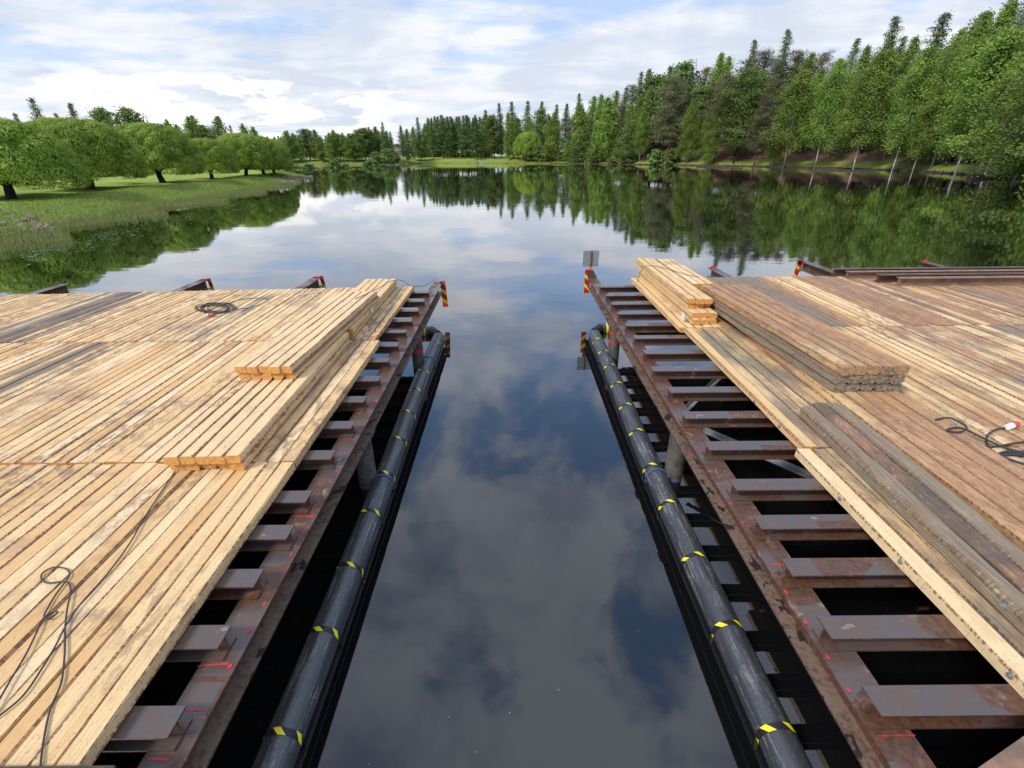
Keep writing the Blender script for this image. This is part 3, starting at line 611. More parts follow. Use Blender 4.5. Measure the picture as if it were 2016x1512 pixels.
# --- reeds, grass and lilies (stuff)
def along(poly, i0, i1, n):
    pts = np.array(poly[i0:i1 + 1], float); seg = np.hypot(*(pts[1:] - pts[:-1]).T); w = seg / seg.sum()
    k = RNG.choice(len(seg), n, p=w); t = RNG.random(n)[:, None]; p = pts[k] + (pts[k + 1] - pts[k]) * t; d = (pts[k + 1] - pts[k]) / seg[k][:, None]; return p, np.column_stack([d[:, 1], -d[:, 0]])
p, nn = along(LEFT_SHORE, LBEG, LEND, 60000); off = 6.4 * RNG.random(60000) ** .75 * np.interp(p[:, 1], [20, 60, 110], [1, 1.0, .5]); off = off * (.75 + .25 * np.sin(p[:, 1] * .5 + 2)) - 1.0; P2 = p + nn * off[:, None]
dens = np.sin(P2[:, 0] * 1.1 + P2[:, 1] * .7) * .3 + np.sin(P2[:, 1] * 1.9) * .2; kp = RNG.random(60000) > .12 + .55 * np.clip(off / 6, 0, 1) + dens * .4 * (off > 1); P2 = P2[kp]; off = off[kp]
n = len(P2); hh = RNG.uniform(.15, .42, n); C = np.column_stack([P2, np.maximum(land(P2)[0], 0) + hh * .45])
reeds = leaf_mesh('reeds', C, RNG.normal(size=(n, 3)) * np.array([1, 1, .1]), hh, .035, RNG.random(n) * .6 + .25 * (off < 0), REEDM, np.tile([0, 0, 1.], (n, 1)) + RNG.normal(size=(n, 3)) * .12)
o = bpy.data.objects.new('reeds', reeds); COL.objects.link(o); mark(o, 'thin green and brown reeds standing in the shallows along the left lawn', 'reeds', kind='stuff')
p, nn = along(LEFT_SHORE, LBEG, LEND, 52000); off = -RNG.uniform(-.3, 7.5, 52000); P2 = p + nn * off[:, None]; n = len(P2); hh = RNG.uniform(.12, .42, n) * np.interp(-off, [0, 3, 7.5], [1.15, 1, .35]); C = np.column_stack([P2, land(P2)[0] + hh * .4])
gm = leaf_mesh('bank_grass', C, RNG.normal(size=(n, 3)) * np.array([1, 1, .3]), hh, .06, RNG.random(n), make_leaf('grass_blades', (.19, .28, .04), (.38, .46, .11), .35, 0), np.tile([0, 0, 1.], (n, 1)) + RNG.normal(size=(n, 3)) * .35)
o = bpy.data.objects.new('bank_grass', gm); COL.objects.link(o); mark(o, 'long uneven grass on the sloping edge of the left lawn', 'grass', kind='stuff')
n = 24000; p, nn = along(FAR_SHORE, 5, FE1, n); off = -RNG.uniform(0, 3.2, n); P2 = p + nn * off[:, None]; h0 = land(P2)[0]; kp = h0 > .05; P2 = P2[kp]; h0 = h0[kp]; n = len(P2); hh = RNG.uniform(.2, .7, n)
gm = leaf_mesh('shore_grass', np.column_stack([P2, h0 + hh * .4]), RNG.normal(size=(n, 3)) * np.array([1, 1, .3]), hh, .2, RNG.random(n), bpy.data.materials['grass_blades'], np.tile([0, 0, 1.], (n, 1)) + RNG.normal(size=(n, 3)) * .4)
o = bpy.data.objects.new('shore_grass', gm); COL.objects.link(o); mark(o, 'strip of pale green grass along the waterline below the right bank wood', 'grass', kind='stuff')
lm = MB()
for i in range(420):
    if i < 300: k = random.random(); px = random.uniform(40, 560); pb = np.interp(px, [0, 200, 370, 480, 573], [520, 466, 424, 398, 374]); q = at(px, pb + abs(random.gauss(0, 11)) - 6, .006)
    else: q = at(random.uniform(590, 720), random.uniform(334, 358), .006)
    r_ = random.uniform(.04, .10) * (1 if i < 300 else 2.2); a0 = random.random() * 6
    lm.add([(q.x, q.y, .006)] + [(q.x + r_ * math.cos(a0 + t * .6), q.y + r_ * math.sin(a0 + t * .6), .012) for t in range(11)], [(0, t + 1, t + 2) for t in range(10)])
mark(lm.build('lily_pads', LILY), 'scattered lily pads floating off the reeds of the left shore', 'lily pads', kind='stuff')

dm = MB()
for i in range(55):
    x_, y_ = random.uniform(-1.4, 1.7), 1.2 + 14 * random.random() ** 1.6; r_ = random.uniform(.002, .006); a0 = random.random() * 6
    dm.add([(x_ + r_ * math.cos(a0 + t * 1.5) * (1 + t % 2), y_ + r_ * math.sin(a0 + t * 1.5), .004) for t in range(4)], [(0, 1, 2, 3)])
mark(dm.build('floating_specks', simple('pale_debris', (.28, .27, .24), .8)), 'tiny pale specks of pollen and chips floating in the channel', 'debris', kind='stuff')
# rubble patches
def rubble(nm, pts, label, smin, smax):
    b = MB()
    for (x, y, z) in pts:
        s = random.uniform(smin, smax); vs = []; base = [(-1, -1, -1), (1, -1, -1), (1, 1, -1), (-1, 1, -1), (-.8, -.8, .7), (.8, -.8, .7), (.8, .8, .7), (-.8, .8, .7)]; a = random.random() * 6
        for v in base:
            v = Vector(v) * s * random.uniform(.7, 1.15); v.z *= .6; v.rotate(Matrix.Rotation(a, 3, 'Z')); vs.append((x + v.x, y + v.y, z + v.z))
        b.add(vs, [(0, 3, 2, 1), (4, 5, 6, 7), (0, 1, 5, 4), (1, 2, 6, 5), (2, 3, 7, 6), (3, 0, 4, 7)])
    return mark(b.build(nm, STONE), label, 'stones', kind='stuff')
pts = []
for i in range(120):
    q = at(random.uniform(-60, 100), random.uniform(431, 447), .35); pts.append((q.x, q.y, max(gz(q.x, q.y), .05) + .12))
rubble('shore_stones', pts, 'patch of pinkish broken stones on the left bank at the photo edge', .07, .19)
pts = []
for i in range(110):
    px = random.uniform(545, 612); q = at(px, 352 + (578 - px) * .12 + random.uniform(-3, 4), .3); pts.append((q.x, q.y, max(gz(q.x, q.y), .02) + .1))
rubble('bank_stones', pts, 'line of pale stones at the tip of the left lawn', .2, .5)

# --- timber edging of the right shore, buildings, boats
seg = FAR_SHORE[FE0:FE1:3]; n_post = 0
ed = thing('timber_edging', (*seg[1], 0), 'dark low timber revetment with posts running along the right shore', 'retaining wall'); b = MB()
for (x0, y0), (x1, y1) in zip(seg[:-1], seg[1:]):
    d = Vector((x1 - x0, y1 - y0, 0)); nrm = Vector((d.y, -d.x, 0)).normalized(); L = d.length; k = max(1, int(L / 7)); 
    for i in range(k):
        a0 = Vector((x0, y0, 0)) + d * (i / k) + nrm * -.5 * -1; a1 = Vector((x0, y0, 0)) + d * ((i + 1) / k) + nrm * .5; zt = random.uniform(.25, .42)
        b.prism([(-.12, -.5), (.12, -.5), (.12, zt), (-.12, zt)], a0, a1, nrm, (0, 0, 1))
b.build('planking', OLDW, ed)
for (x0, y0), (x1, y1) in zip(seg[:-1], seg[1:]):
    L = math.hypot(x1 - x0, y1 - y0); k = int(L / 3.2); d = Vector((x1 - x0, y1 - y0, 0)); nrm = Vector((d.y, -d.x, 0)).normalized()
    for i in range(k):
        if n_post >= 96: break
        c = Vector((x0, y0, 0)) + d * ((i + .5) / k) + nrm * .78; pb = MB(); pb.cyl(c - Vector((0, 0, .6)), c + Vector((random.uniform(-.05, .05), 0, random.uniform(.4, .7))), .13, .11, 7); pb.build('post', OLDW, ed); n_post += 1
q = at(1950, 350, 0)
bt = thing('sunken_boat', (q.x, q.y, 0), 'old dark wooden barge half sunk at the right shore near the right edge', 'boat', rz=R(8)); b = MB()
hull = []
for i in range(9):
    t = i / 8; w_ = 1.0 * math.sin(math.pi * min(.97, max(.06, t))) ** .45; xx = -4.2 + 8.4 * t; zz = .38 + .35 * (2 * t - 1) ** 2
    hull.append([(xx, -w_, zz), (xx, -w_ * .7, -.25), (xx, w_ * .7, -.25), (xx, w_, zz), (xx, w_ * .88, zz), (xx, w_ * .6, -.05), (xx, -w_ * .6, -.05), (xx, -w_ * .88, zz)])
vs = [v for r_ in hull for v in r_]; fs = [(i * 8 + k, i * 8 + (k + 1) % 8, (i + 1) * 8 + (k + 1) % 8, (i + 1) * 8 + k) for i in range(8) for k in range(8)]; fs += [tuple(range(7, -1, -1)), tuple(range(64, 72))]
b.add(vs, fs); h_ = b.build('hull', OLDW, bt); h_.location = (0, 0, 0)
b = MB()
for t in (-2, 0, 2): b.box(t - .15, t + .15, -.8, .8, .22, .28)
h_ = b.build('thwart', OLDW, bt); h_.location = (0, 0, 0)
for px0, px1, py in [(1372, 1460, 328.5), (1600, 1710, 334)]:
    a0 = at(px0, py, .1); a1 = at(px1, py + 2.5, .1); b = MB(); b.cyl(a0, a1, .22, .16, 8)
    mark(b.build('floating_log', OLDW), 'dark log afloat along the timber edging, ' + ('left one below the brown slope' if px0 < 1500 else 'longer one below the broad bright birch'), 'log', 'logs floating by the right shore')

def house(px, Y, w_, d_, h_, wallc, roofc, label, rz):
    q = atY(px, 300, Y); z = gz(q.x, q.y); t = thing('house', (q.x, q.y, z), label, 'building', None, rz)
    def prt(b, nm, m, par=None):
        o = b.build(nm, m); o.parent = par or t; o.location = (0, 0, 0); return o
    b = MB(); b.box(-w_ / 2, w_ / 2, -d_ / 2, d_ / 2, -1, h_); prt(b, 'wall', simple('wall_' + str(px), wallc, .8, 0, 1.5, tuple(c * .85 for c in wallc)))
    b = MB(); e = .6; b.add([(-w_ / 2 - e, -d_ / 2 - e, h_), (w_ / 2 + e, -d_ / 2 - e, h_), (w_ / 2 + e, d_ / 2 + e, h_), (-w_ / 2 - e, d_ / 2 + e, h_), (-w_ / 2 - e, 0, h_ + d_ * .33), (w_ / 2 + e, 0, h_ + d_ * .33)], [(0, 1, 5, 4), (2, 3, 4, 5), (0, 4, 3), (1, 2, 5), (0, 3, 2, 1)]); rf = prt(b, 'roof', simple('roof_' + str(px), roofc, .7, 0, 2, tuple(c * .7 for c in roofc)))
    b = MB(); b.box(-.5, .5, -.4, .4, h_ + .1, h_ + d_ * .33 + 1); prt(b, 'chimney', simple('brick_' + str(px), (.2, .08, .06)), rf)
    k = int(w_ / 3)
    for i in range(k):
        xx = -w_ / 2 + (i + .5) * w_ / k; b = MB(); b.box(xx - .65, xx + .65, -d_ / 2 - .06, -d_ / 2 + .05, 1, 2.4); f = prt(b, 'window', WHITE); b = MB(); b.box(xx - .5, xx + .5, -d_ / 2 - .08, -d_ / 2 - .05, 1.12, 2.28); prt(b, 'pane', BLK, f)
house(779, 380, 14, 9, 3.6, (.36, .27, .25), (.24, .17, .15), 'pinkish house with a brownish roof in the gap between the far trees', R(12))
house(862, 400, 11, 8, 3.0, (.26, .26, .26), (.20, .19, .20), 'pale house seen between the slim conifer trunks', R(-5))
house(1064, 330, 16, 9, 4.5, (.30, .12, .09), (.12, .12, .13), 'low dark red building behind the lone round willow', R(0))

def boat(q, s, rz, c, label):
    t = thing('moored_boat', (q.x, q.y, 0), label, 'boat', 'small boats moored at the far bank', rz); t.scale = (s, s, s); hull = []
    for i in range(8):
        u = i / 7; w_ = .85 * (1 - u ** 2.6) + .02; xx = -2.2 + 4.6 * u; zz = .55 + .25 * u * u; hull.append([(xx, -w_, zz), (xx, -w_ * .65, -.15), (xx, w_ * .65, -.15), (xx, w_, zz), (xx, w_ * .85, zz), (xx, w_ * .55, .1), (xx, -w_ * .55, .1), (xx, -w_ * .85, zz)])
    b = MB(); b.add([v for r_ in hull for v in r_], [(i * 8 + k, i * 8 + (k + 1) % 8, (i + 1) * 8 + (k + 1) % 8, (i + 1) * 8 + k) for i in range(7) for k in range(8)] + [tuple(range(7, -1, -1)), tuple(range(56, 64))])
    o = b.build('hull', c, t); o.location = (0, 0, 0)
    b = MB(); b.add([(.1, -.6, .6), (.1, .6, .6), (.5, -.5, 1.05), (.5, .5, 1.05), (.55, -.5, 1.05), (.55, .5, 1.05), (.15, -.6, .6), (.15, .6, .6)], [(0, 1, 3, 2), (2, 3, 5, 4), (4, 5, 7, 6), (6, 7, 1, 0)]); o = b.build('windscreen', PIPE, t); o.location = (0, 0, 0)
    b = MB(); b.box(-2.55, -2.2, -.2, .2, .0, .95); o = b.build('outboard_motor', BLK, t); o.location = (0, 0, 0)
for px, py, s, rz, c, lb in [(764, 323.6, 1.3, .2, GALV, 'pale blue-grey motorboat, left of the boats at the far bank gap'), (771, 323.4, 1.3, 1.2, WHITE, 'white motorboat in the middle of the boats at the far bank gap'), (777, 323, 1.2, .6, WHITE, 'white motorboat closest to the bank edge right of the gap'), (675, 324.6, 1.0, 1.3, WHITE, 'lone small white boat below the far birches'), (950, 319.5, 1.1, .1, WHITE, 'white boat pulled up on the far grassy slope')]:
    boat(at(px, py, 0) if px != 950 else at(px, 321.9, 0), s, rz, c, lb)
b = MB(); q = at(770, 323.8, .3); b.box(q.x - 5, q.x + 3.5, q.y - 1.2, q.y + .2, .22, .36)
for dx in (-4.5, -1, 3): b.cyl((q.x + dx, q.y - 1.05, -1), (q.x + dx, q.y - 1.05, .8), .1, n=6)
mark(b.build('small_jetty', GALV), 'small grey jetty beside the moored boats at the far bank', 'jetty')

# ================================================================== the construction platforms
ZT = 1.03; BH = .25; CH = .13; ZC = ZT + CH; BT = .095; ZD = ZC + BT
def lerp(a, b, t): return a + (b - a) * t

def board(b, A, B, w, h, z, col, m_side=0, m_end=1, seg=None, jit=.004, ch=None, skew=0., sag=0.):
    "timber from A=(x,y) near centre to B=(x,y) far centre, bottom at z"
    A = Vector((A[0], A[1], 0)); B = Vector((B[0], B[1], 0)); d = B - A; L = d.length; d.normalize(); s = Vector((d.y, -d.x, 0))
    A = A + Vector((random.uniform(-.003, .003), 0, 0)); B = B + Vector((random.uniform(-.003, .003), 0, 0)); seg = seg or max(2, int(L / .45)); ch = ch if ch is not None else random.uniform(.005, .016); u0 = random.uniform(0, 90); rows = []
    c2 = [random.uniform(.4, 1.6) * ch for _ in range(4)]
    for i in range(seg + 1):
        t = i / seg; c = A + (B - A) * t; a = w / 2
        j = [random.uniform(-jit, jit) for _ in range(4)]; k = [max(.002, q * random.uniform(.5, 1.5)) for q in c2]; dz = z + sag * math.sin(math.pi * t)
        prof = [(-a + k[0], 0), (a - k[1], 0), (a + j[0], k[1]), (a + j[1], h - k[2]), (a - k[2], h), (-a + k[3], h), (-a + j[2], h - k[3]), (-a + j[3], k[0])]
        rows.append([(c.x + s.x * x, c.y + s.y * x, dz + y) for x, y in prof])
    col = (col[0], col[1], col[2], random.choice([0, 0, .1, .3, .6, 1.]))      # alpha = how much bark is left on the edges
    U = [(1.9, 2.9), (1.75, 1.8), (1.05, 1.75), (.98, 1.05), (.96, .04), (.02, -.05), (-.05, -.75), (-.75, -.8)]
    vs = [v for r_ in rows for v in r_]; fs = []; uv = []; ms = []
    for i in range(seg):
        v0 = u0 + L * i / seg; v1 = u0 + L * (i + 1) / seg
        for k in range(8):
            k2 = (k + 1) % 8; fs.append((i * 8 + k, i * 8 + k2, (i + 1) * 8 + k2, (i + 1) * 8 + k)); ua, ub = U[k]; uv.append([(ua, v0), (ub, v0), (ub, v1), (ua, v1)]); ms.append(m_side)
    fs += [tuple(range(7, -1, -1)), tuple(range(seg * 8, seg * 8 + 8))]; uv += [[(0, 0)] * 8] * 2; ms += [m_end] * 2
    b.add(vs, fs, ms, uv, col)

def deck_rows(side):
    "side -1 left, +1 right; returns nothing, builds the timber deck thing with its sections"
    if side < 0:
        rows = [(.35, 3.915, -2.19, -7.2), (3.945, 7.39, -2.19, -10.2), (7.42, 10.98, -2.27, -14.2)]
        t = thing('timber_deck', (-2.2, 4, ZC), 'floor of fresh yellow sawn timbers left of the water channel', 'deck')
    else:
        rows = [(.35, 4.08, 2.93, 8.6), (4.11, 7.86, 3.03, 11.6), (7.89, 11.62, 2.95, 17.5)]
        t = thing('timber_deck', (3, 4, ZC), 'floor of weathered rusty brown and grey timbers right of the water channel', 'deck')
    for ri, (y0, y1, xa, xb) in enumerate(rows):
        b = MB(); x = xa
        while abs(x) < abs(xb):
            wd = random.uniform(.118, .146); gap = random.choice([.0005, .001, .003, .009]) if side < 0 else random.choice([.002, .006, .012, .018]); xc = x + side * wd / 2; a = abs(xc - xa)
            dz = random.uniform(-.006, .006); age, rust = 0.0, .12; rn = random.random()
            sh = -.055 * (a / 9) if side < 0 else 0
            if side < 0:
                age = random.choice([.05, .16, .2, .26, .34])
                if ri == 2 and 8.15 < -xc < 9.3: age = random.choice([.5, .62, .8]); rn = random.choice([.4, .8, .95])
                if ri == 2 and 5.15 < -xc < 5.9: age = random.choice([.4, .5])
                if ri == 2 and random.random() < .3: rust = .3
                if ri == 1 and 6.35 < -xc < 7.15: age = random.choice([.45, .6, .8]); rn = random.choice([.2, .5, .8])
                if ri == 1 and 5.3 < -xc < 6.3: age = .34; rust = .32
                if ri == 1 and a < .62: age = .42
                if ri == 1 and -xc > 7.3: rust = .36
                if ri == 2 and a < .5: age = .45 if a > .15 else .1
                if ri == 1 and random.random() < .25: rust = .30
                if ri == 0: age = random.choice([0, .05, .1, .2]); rust = .11
            else:
                age = .36; rust = .25
                if ri == 2: age = random.choice([.42, .5, .6]); rust = random.choice([.5, .62, .75])
                if ri == 2 and a < .8: age, rust = .05, .1
                if ri == 2 and 3.2 < a < 3.9: age, rust = .25, .2
                if ri == 2 and 1.9 < a < 3.0: age, rust = .85, .15; rn = .1
                if ri == 1: rust = random.choice([.28, .40]); age = random.choice([.3, .40, .5]); rn = random.choice([.2, .6, .8])
                if ri == 1 and a < 1.1: age = .55
                if ri == 1 and 5.2 < a < 6.2: age = .6
                if a < .14: age, rust, rn = 0, .02, (.9 if ri == 0 else .25)
                if ri == 0 and a > .14: age = .5
            skew = {-1: (0, 0), 1: (0, 0)}[side]
            e = .012
            y0_ = y0 + random.uniform(-e, e) + sh * (ri > 1) * .0; y1_ = y1 + random.uniform(-e, e) + (sh * 8 if (side < 0 and ri == 2) else 0) * 1.0
            if ri == 2 and side > 0: y1_ += random.uniform(-.02, .03)
            board(b, (xc, y0_), (xc, y1_), wd, BT, ZC + .002 + dz, (min(1, age), rn, rust, 1)); x += side * (wd + gap)
        o = b.build('deck_section', [WOOD, ENDG], t)
        if side < 0: o['label'] = ['clean pale near section of the left deck', 'middle section of the left deck with grey worn boards', 'far section of the left deck with one dark grey band'][ri]
        else: o['label'] = ['near section of the right deck under the old timbers', 'middle greenish yellow section of the right deck', 'far rust brown section of the right deck'][ri]
deck_rows(-1); deck_rows(1)
for y_ in (1.75, 2.62, 3.35, 4.6, 5.2):
    b = MB(); x_ = 2.93 if y_ < 4.1 else 3.03; b.cyl((x_ - .008, y_, ZC + .05), (x_ + .02, y_, ZC + .05), .020, n=10); b.cyl((x_ - .018, y_, ZC + .05), (x_ - .007, y_, ZC + .05), .010, n=6); o = b.build('bolt', GALV); o.parent = bpy.data.objects['timber_deck.001']; o.location = -Vector(o.parent.location)

LY = [.95, 1.48, 2.0, 2.48, 2.96, 3.42, 4.1, 4.72, 5.37, 6.0, 6.68, 7.34, 8.01, 8.64, 9.3, 10.0, 10.72]
RY = [1.02, 1.56, 2.03, 2.54, 3.03, 3.54, 4.21, 4.88, 5.56, 6.25, 6.91, 7.6, 8.27, 8.98, 9.65, 10.33, 11.09]
BE = {k: at(*p, ZT) for k, p in {'l2': (625, 545), 'l3': (403, 550), 'l4': (128, 559), 'r2': (1402, 527), 'r3': (1583, 514), 'r4': (1820, 515)}.items()}
def frame(side):
    if side < 0:
        t = thing('beam_grid', (-1.98, 5, 0), 'rusty steel beam grid on piles carrying the left deck', 'beam grid'); xs = [(-1.83 - .12, 12.25), (BE['l2'].x, BE['l2'].y), (BE['l3'].x, BE['l3'].y), (BE['l4'].x, BE['l4'].y), (-14.8, 12.6)]; ys = LY
    else:
        t = thing('beam_grid', (2.1, 5, 0), 'rusty steel beam grid on piles carrying the right deck', 'beam grid'); xs = [(2.02 + .13, 12.75), (BE['r2'].x, BE['r2'].y), (BE['r3'].x, BE['r3'].y), (BE['r4'].x, BE['r4'].y), (16.5, 14.9)]; ys = RY
    for i, (x, ye) in enumerate(xs):
        b = MB(); xf = x if i else x + side * .0
        b.ibeam((x - .02 * side * (i == 0), .2, ZT - BH), (x + .035 * (i == 0), ye, ZT - BH), BH, .24, .012, .018)
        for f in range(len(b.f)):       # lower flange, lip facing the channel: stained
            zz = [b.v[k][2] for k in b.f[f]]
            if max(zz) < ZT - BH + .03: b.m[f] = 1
        if i == 0:
            for y in ys:
                for yy in (y - .035, y + .22):
                    if random.random() < .6:
                        w_ = random.uniform(.007, .015); x0 = x - .115 + random.uniform(0, .05); x1 = x + .115 - (random.uniform(0, .08)); k = random.uniform(-.015, .015)
                        b.add([(x0, yy, ZT + .003), (x1, yy + k, ZT + .003), (x1, yy + k + w_, ZT + .003), (x0, yy + w_ * .7, ZT + .003)], [(0, 1, 2, 3)], 2)
                    if random.random() < .5: # paint blob at the flange edge
                        xe = x - side * .105; b.add([(xe + .012 * math.cos(q), yy + .02 * math.sin(q), ZT + .0035) for q in np.arange(0, 6.2, .8)], [tuple(range(8))], 2)
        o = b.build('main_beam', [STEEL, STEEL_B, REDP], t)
        if i == 0: o['label'] = 'long main beam with red paint marks along the channel edge'
    for y in ys:
        xi = (-1.885 + random.uniform(-.03, .02)) if side < 0 else (2.06 + .005 * y + random.uniform(-.03, .02)); b = MB(); xo = side * 16.5; yo = random.uniform(-.015, .015)
        b.ibeam((xi, y + .085, ZT + .002), (xo, y + .085 + yo, ZT + .002), CH, .17, .010, .012)
        b.build('cross_beam', STEEL, t)
    pl = {-1: [(-1.94, 9.05, 1), (-1.95, 5.18, 0), (-1.95, 1.3, 0), (-5.25, 1.5, 0), (-5.25, 5.2, 0), (-5.25, 9, 0), (-8.3, 9, 0), (-3.05, 1.62, 0)], 1: [(2.19, 9.45, 1), (2.19, 5.27, 0), (2.19, 1.0, 0), (5.9, 5.3, 0), (5.9, 9.4, 0), (8.9, 9.5, 0)]}[side]
    for (x, y, band) in pl:
        b = MB(); b.cyl((x, y, -1.5), (x, y, ZT - BH - .002), .12, n=24); b.box(x - .15, x + .15, y - .15, y + .15, ZT - BH - .022, ZT - BH - .003)
        o = b.build('pile', PILE, t)
        if band:
            for z0 in (.40, .60):
                b = MB(); b.cyl((x, y, z0), (x, y, z0 + .055), .1225, n=24, caps=False); s = b.build('painted_band', REDP); s.parent = o
            o['label'] = 'pile with two red painted rings'
        else:
            b = MB(); b.cyl((x, y, .03), (x, y, .045), .123, n=24, caps=False); s = b.build('blue_line', BLUE); s.parent = o
    if side > 0:
        for a0, a1 in [((1380, 848), (1640, 960)), ((1353, 806), (1440, 722)), ((1440, 722), (1600, 700))]:
            p0 = at(*a0, .62); p1 = at(*a1, .62); d = (p1 - p0).normalized(); s = d.cross(Vector((0, 0, 1))); b = MB()
            b.prism([(-.035, 0), (.035, 0), (.035, .006), (-.029, .006), (-.029, .06), (-.035, .06)], p0, p1, s, (0, 0, 1)); b.build('brace', GALV, t)
frame(-1); frame(1)

# ------------------------------------------------------------------ loose timbers
ORD = ['first', 'second', 'third', 'fourth', 'fifth', 'sixth']
def timber(A, B, w, h, z, age, rn, rust, label, group, jit=.004, ch=None, bolts=0, name='timber'):
    b = MB(); board(b, A, B, w, h, z, (age, rn, rust, 1), jit=jit, ch=ch, seg=14)
    o = b.build(name, [WOOD, ENDG]); mark(o, label, 'timber', group)
    for k in range(bolts):
        y = A[1] + (B[1] - A[1]) * (k + .5 + random.uniform(-.2, .2)) / bolts; x = A[0] + (B[0] - A[0]) * (y - A[1]) / (B[1] - A[1]) - w / 2
        q = MB(); q.cyl((x - .012, y, z + h * .5), (x + .02, y, z + h * .5), .022, n=8); q.cyl((x - .02, y, z + h * .5), (x - .011, y, z + h * .5), .012, n=8); s = q.build('bolt', GALV); s.parent = o
    return o
def pack(cols, layers, y0, y1, xn, xf, z, w, h, age, rust, where, group, toward, yj=.02, xj=.006, widths=None, yoff=None, rn=None, bolts=0, ch=None, lnames=None, skip=()):
    "xn,xf: x of the left edge at the near and far end"
    for l in range(layers):
        kindw = 'weathered grey' if 'grey stack' == where or 'dark' in where else ('old brown' if 'rust' in where else 'fresh yellow'); ln = (lnames or {1: ['only'], 2: ['bottom', 'top'], 3: ['bottom', 'middle', 'top'], 4: ['bottom', 'second', 'third', 'top']}[layers])[l]; dx = random.uniform(-xj, xj) * 3
        for c in range(cols):
            if (l, c) in skip: continue
            yo = (yoff[l] if yoff else 0) + random.uniform(-yj, yj)
            a = (xn + dx + (c + .5) * w, y0 + yo); b_ = (xf + dx + (c + .5) * w, y1 + yo + random.uniform(-yj, yj))
            r_ = rn[l] if rn else random.choice([.2, .45, .6, .8, .9]); rk = c if toward == 'left' else cols - 1 - c
            lab = f'{kindw} timber in the {where}, {ln} layer, {ORD[rk]} from the channel' if layers > 1 else f'{kindw} timber in the {where}, {ORD[rk]} from the channel'
            timber(a, b_, w - random.uniform(.003, .009), h - random.uniform(.001, .005), z + l * h, min(1, max(0, (age[l] if isinstance(age, (list, tuple)) else age) + random.uniform(-.05, .05))), r_, rust[l] if isinstance(rust, (list, tuple)) else rust, lab, group, ch=min(.018 if group.startswith('fresh') else .024, (ch or .012) * (2.2 if l == 0 and layers > 1 else 1)), bolts=bolts if rk == 0 else 0)
ZB = ZD + .006
h1 = .094
pack(5, 2, 3.80, 7.30, -3.33, -3.36, ZB, .146, h1, [.12, .0], [.08, .02], 'nearest left stack', 'fresh timbers, nearest left stack', 'right', rn=[.3, .75], yoff=[0, -.05], ch=.012)
pack(5, 2, 7.42, 10.95, -3.36, -3.40, ZB, .146, h1, [.12, .05], [.05, .05], 'far left stack', 'fresh timbers, far left stack', 'right', rn=[.35, .6], ch=.01)
pack(5, 2, 5.45, 9.1, -3.49, -3.33, ZB + 2 * h1, .146, h1, [.05, .0], [.05, .02], 'upper left stack', 'fresh timbers, upper left stack', 'right', rn=[.35, .8], yoff=[.03, 0], ch=.012)
# right side: R1 fresh, R2 grey pile, R3 old timbers
pack(3, 4, 8.05, 11.85, 3.22, 3.18, ZB, .150, h1, [.15, .08, .05, .05], [.1, .05, .05, .12], 'far right stack', 'fresh timbers, far right stack', 'left', rn=[.3, .45, .6, .5], yoff=[0, .06, .38, .3], yj=.03, ch=.012)
pack(3, 4, 9.45, 12.0, 3.66, 3.63, ZB, .150, h1, .08, .15, 'rear far right stack', 'short fresh timbers, far right stack', 'left', yj=.04, ch=.012)
w3 = .168; h3 = .118
pack(5, 1, .45, 9.0, 3.80, 3.90, ZB, .172, .10, .38, .52, 'rust stained row under the grey stack', 'old timbers under the grey stack', 'left', yj=.05, xj=.01, ch=.014, bolts=0)
pack(5, 3, 5.12, 9.08, 3.90, 3.68, ZB + .103, w3, h3, [.95, .85, .50], [.05, .10, .66], 'grey stack', 'weathered timbers, grey stack', 'left', rn=[.3, .4, .5], yoff=[.03, .01, 0], ch=.018, bolts=3)
for k_, (age_, rn_, ru_, lb_) in enumerate([(.9, .3, .1, 'pale grey weathered timber with bolts at the right deck edge, nearest the channel'), (.95, .98, .5, 'dark brown timber between two grey ones at the right deck edge'), (.9, .45, .15, 'grey weathered timber right of the dark brown one at the deck edge')]):
    timber((3.205 + .166 * k_, .45), (3.385 + .166 * k_, 4.76 + [-.03, .03, .0][k_]), .158, [.14, .15, .145][k_], ZB, age_, rn_, ru_, lb_, None, ch=.022, bolts=4 if k_ == 0 else 0)
timber((3.64, .45), (3.80, 4.95), .15, .06, ZB, .8, .6, .2, 'thin grey plank squeezed between the dark edge timbers and the long rust stained ones', None)
b = MB(); q = at(1347, 622, 1.40); b.box(q.x - .006, q.x + .001, q.y - .02, q.y + .13, 1.33, 1.44); b.build('paper_tag', WHITE); mark(bpy.data.objects['paper_tag'], 'white paper tag on the end of the far right fresh stack', 'tag')
b = MB(); q = at(750, 588, 1.45); b.box(-2.612, -2.606, 8.5, 8.64, 1.38, 1.46); b.build('paper_tag', WHITE); mark(bpy.data.objects['paper_tag.001'], 'pale paper tag on the side of the upper left stack', 'tag')

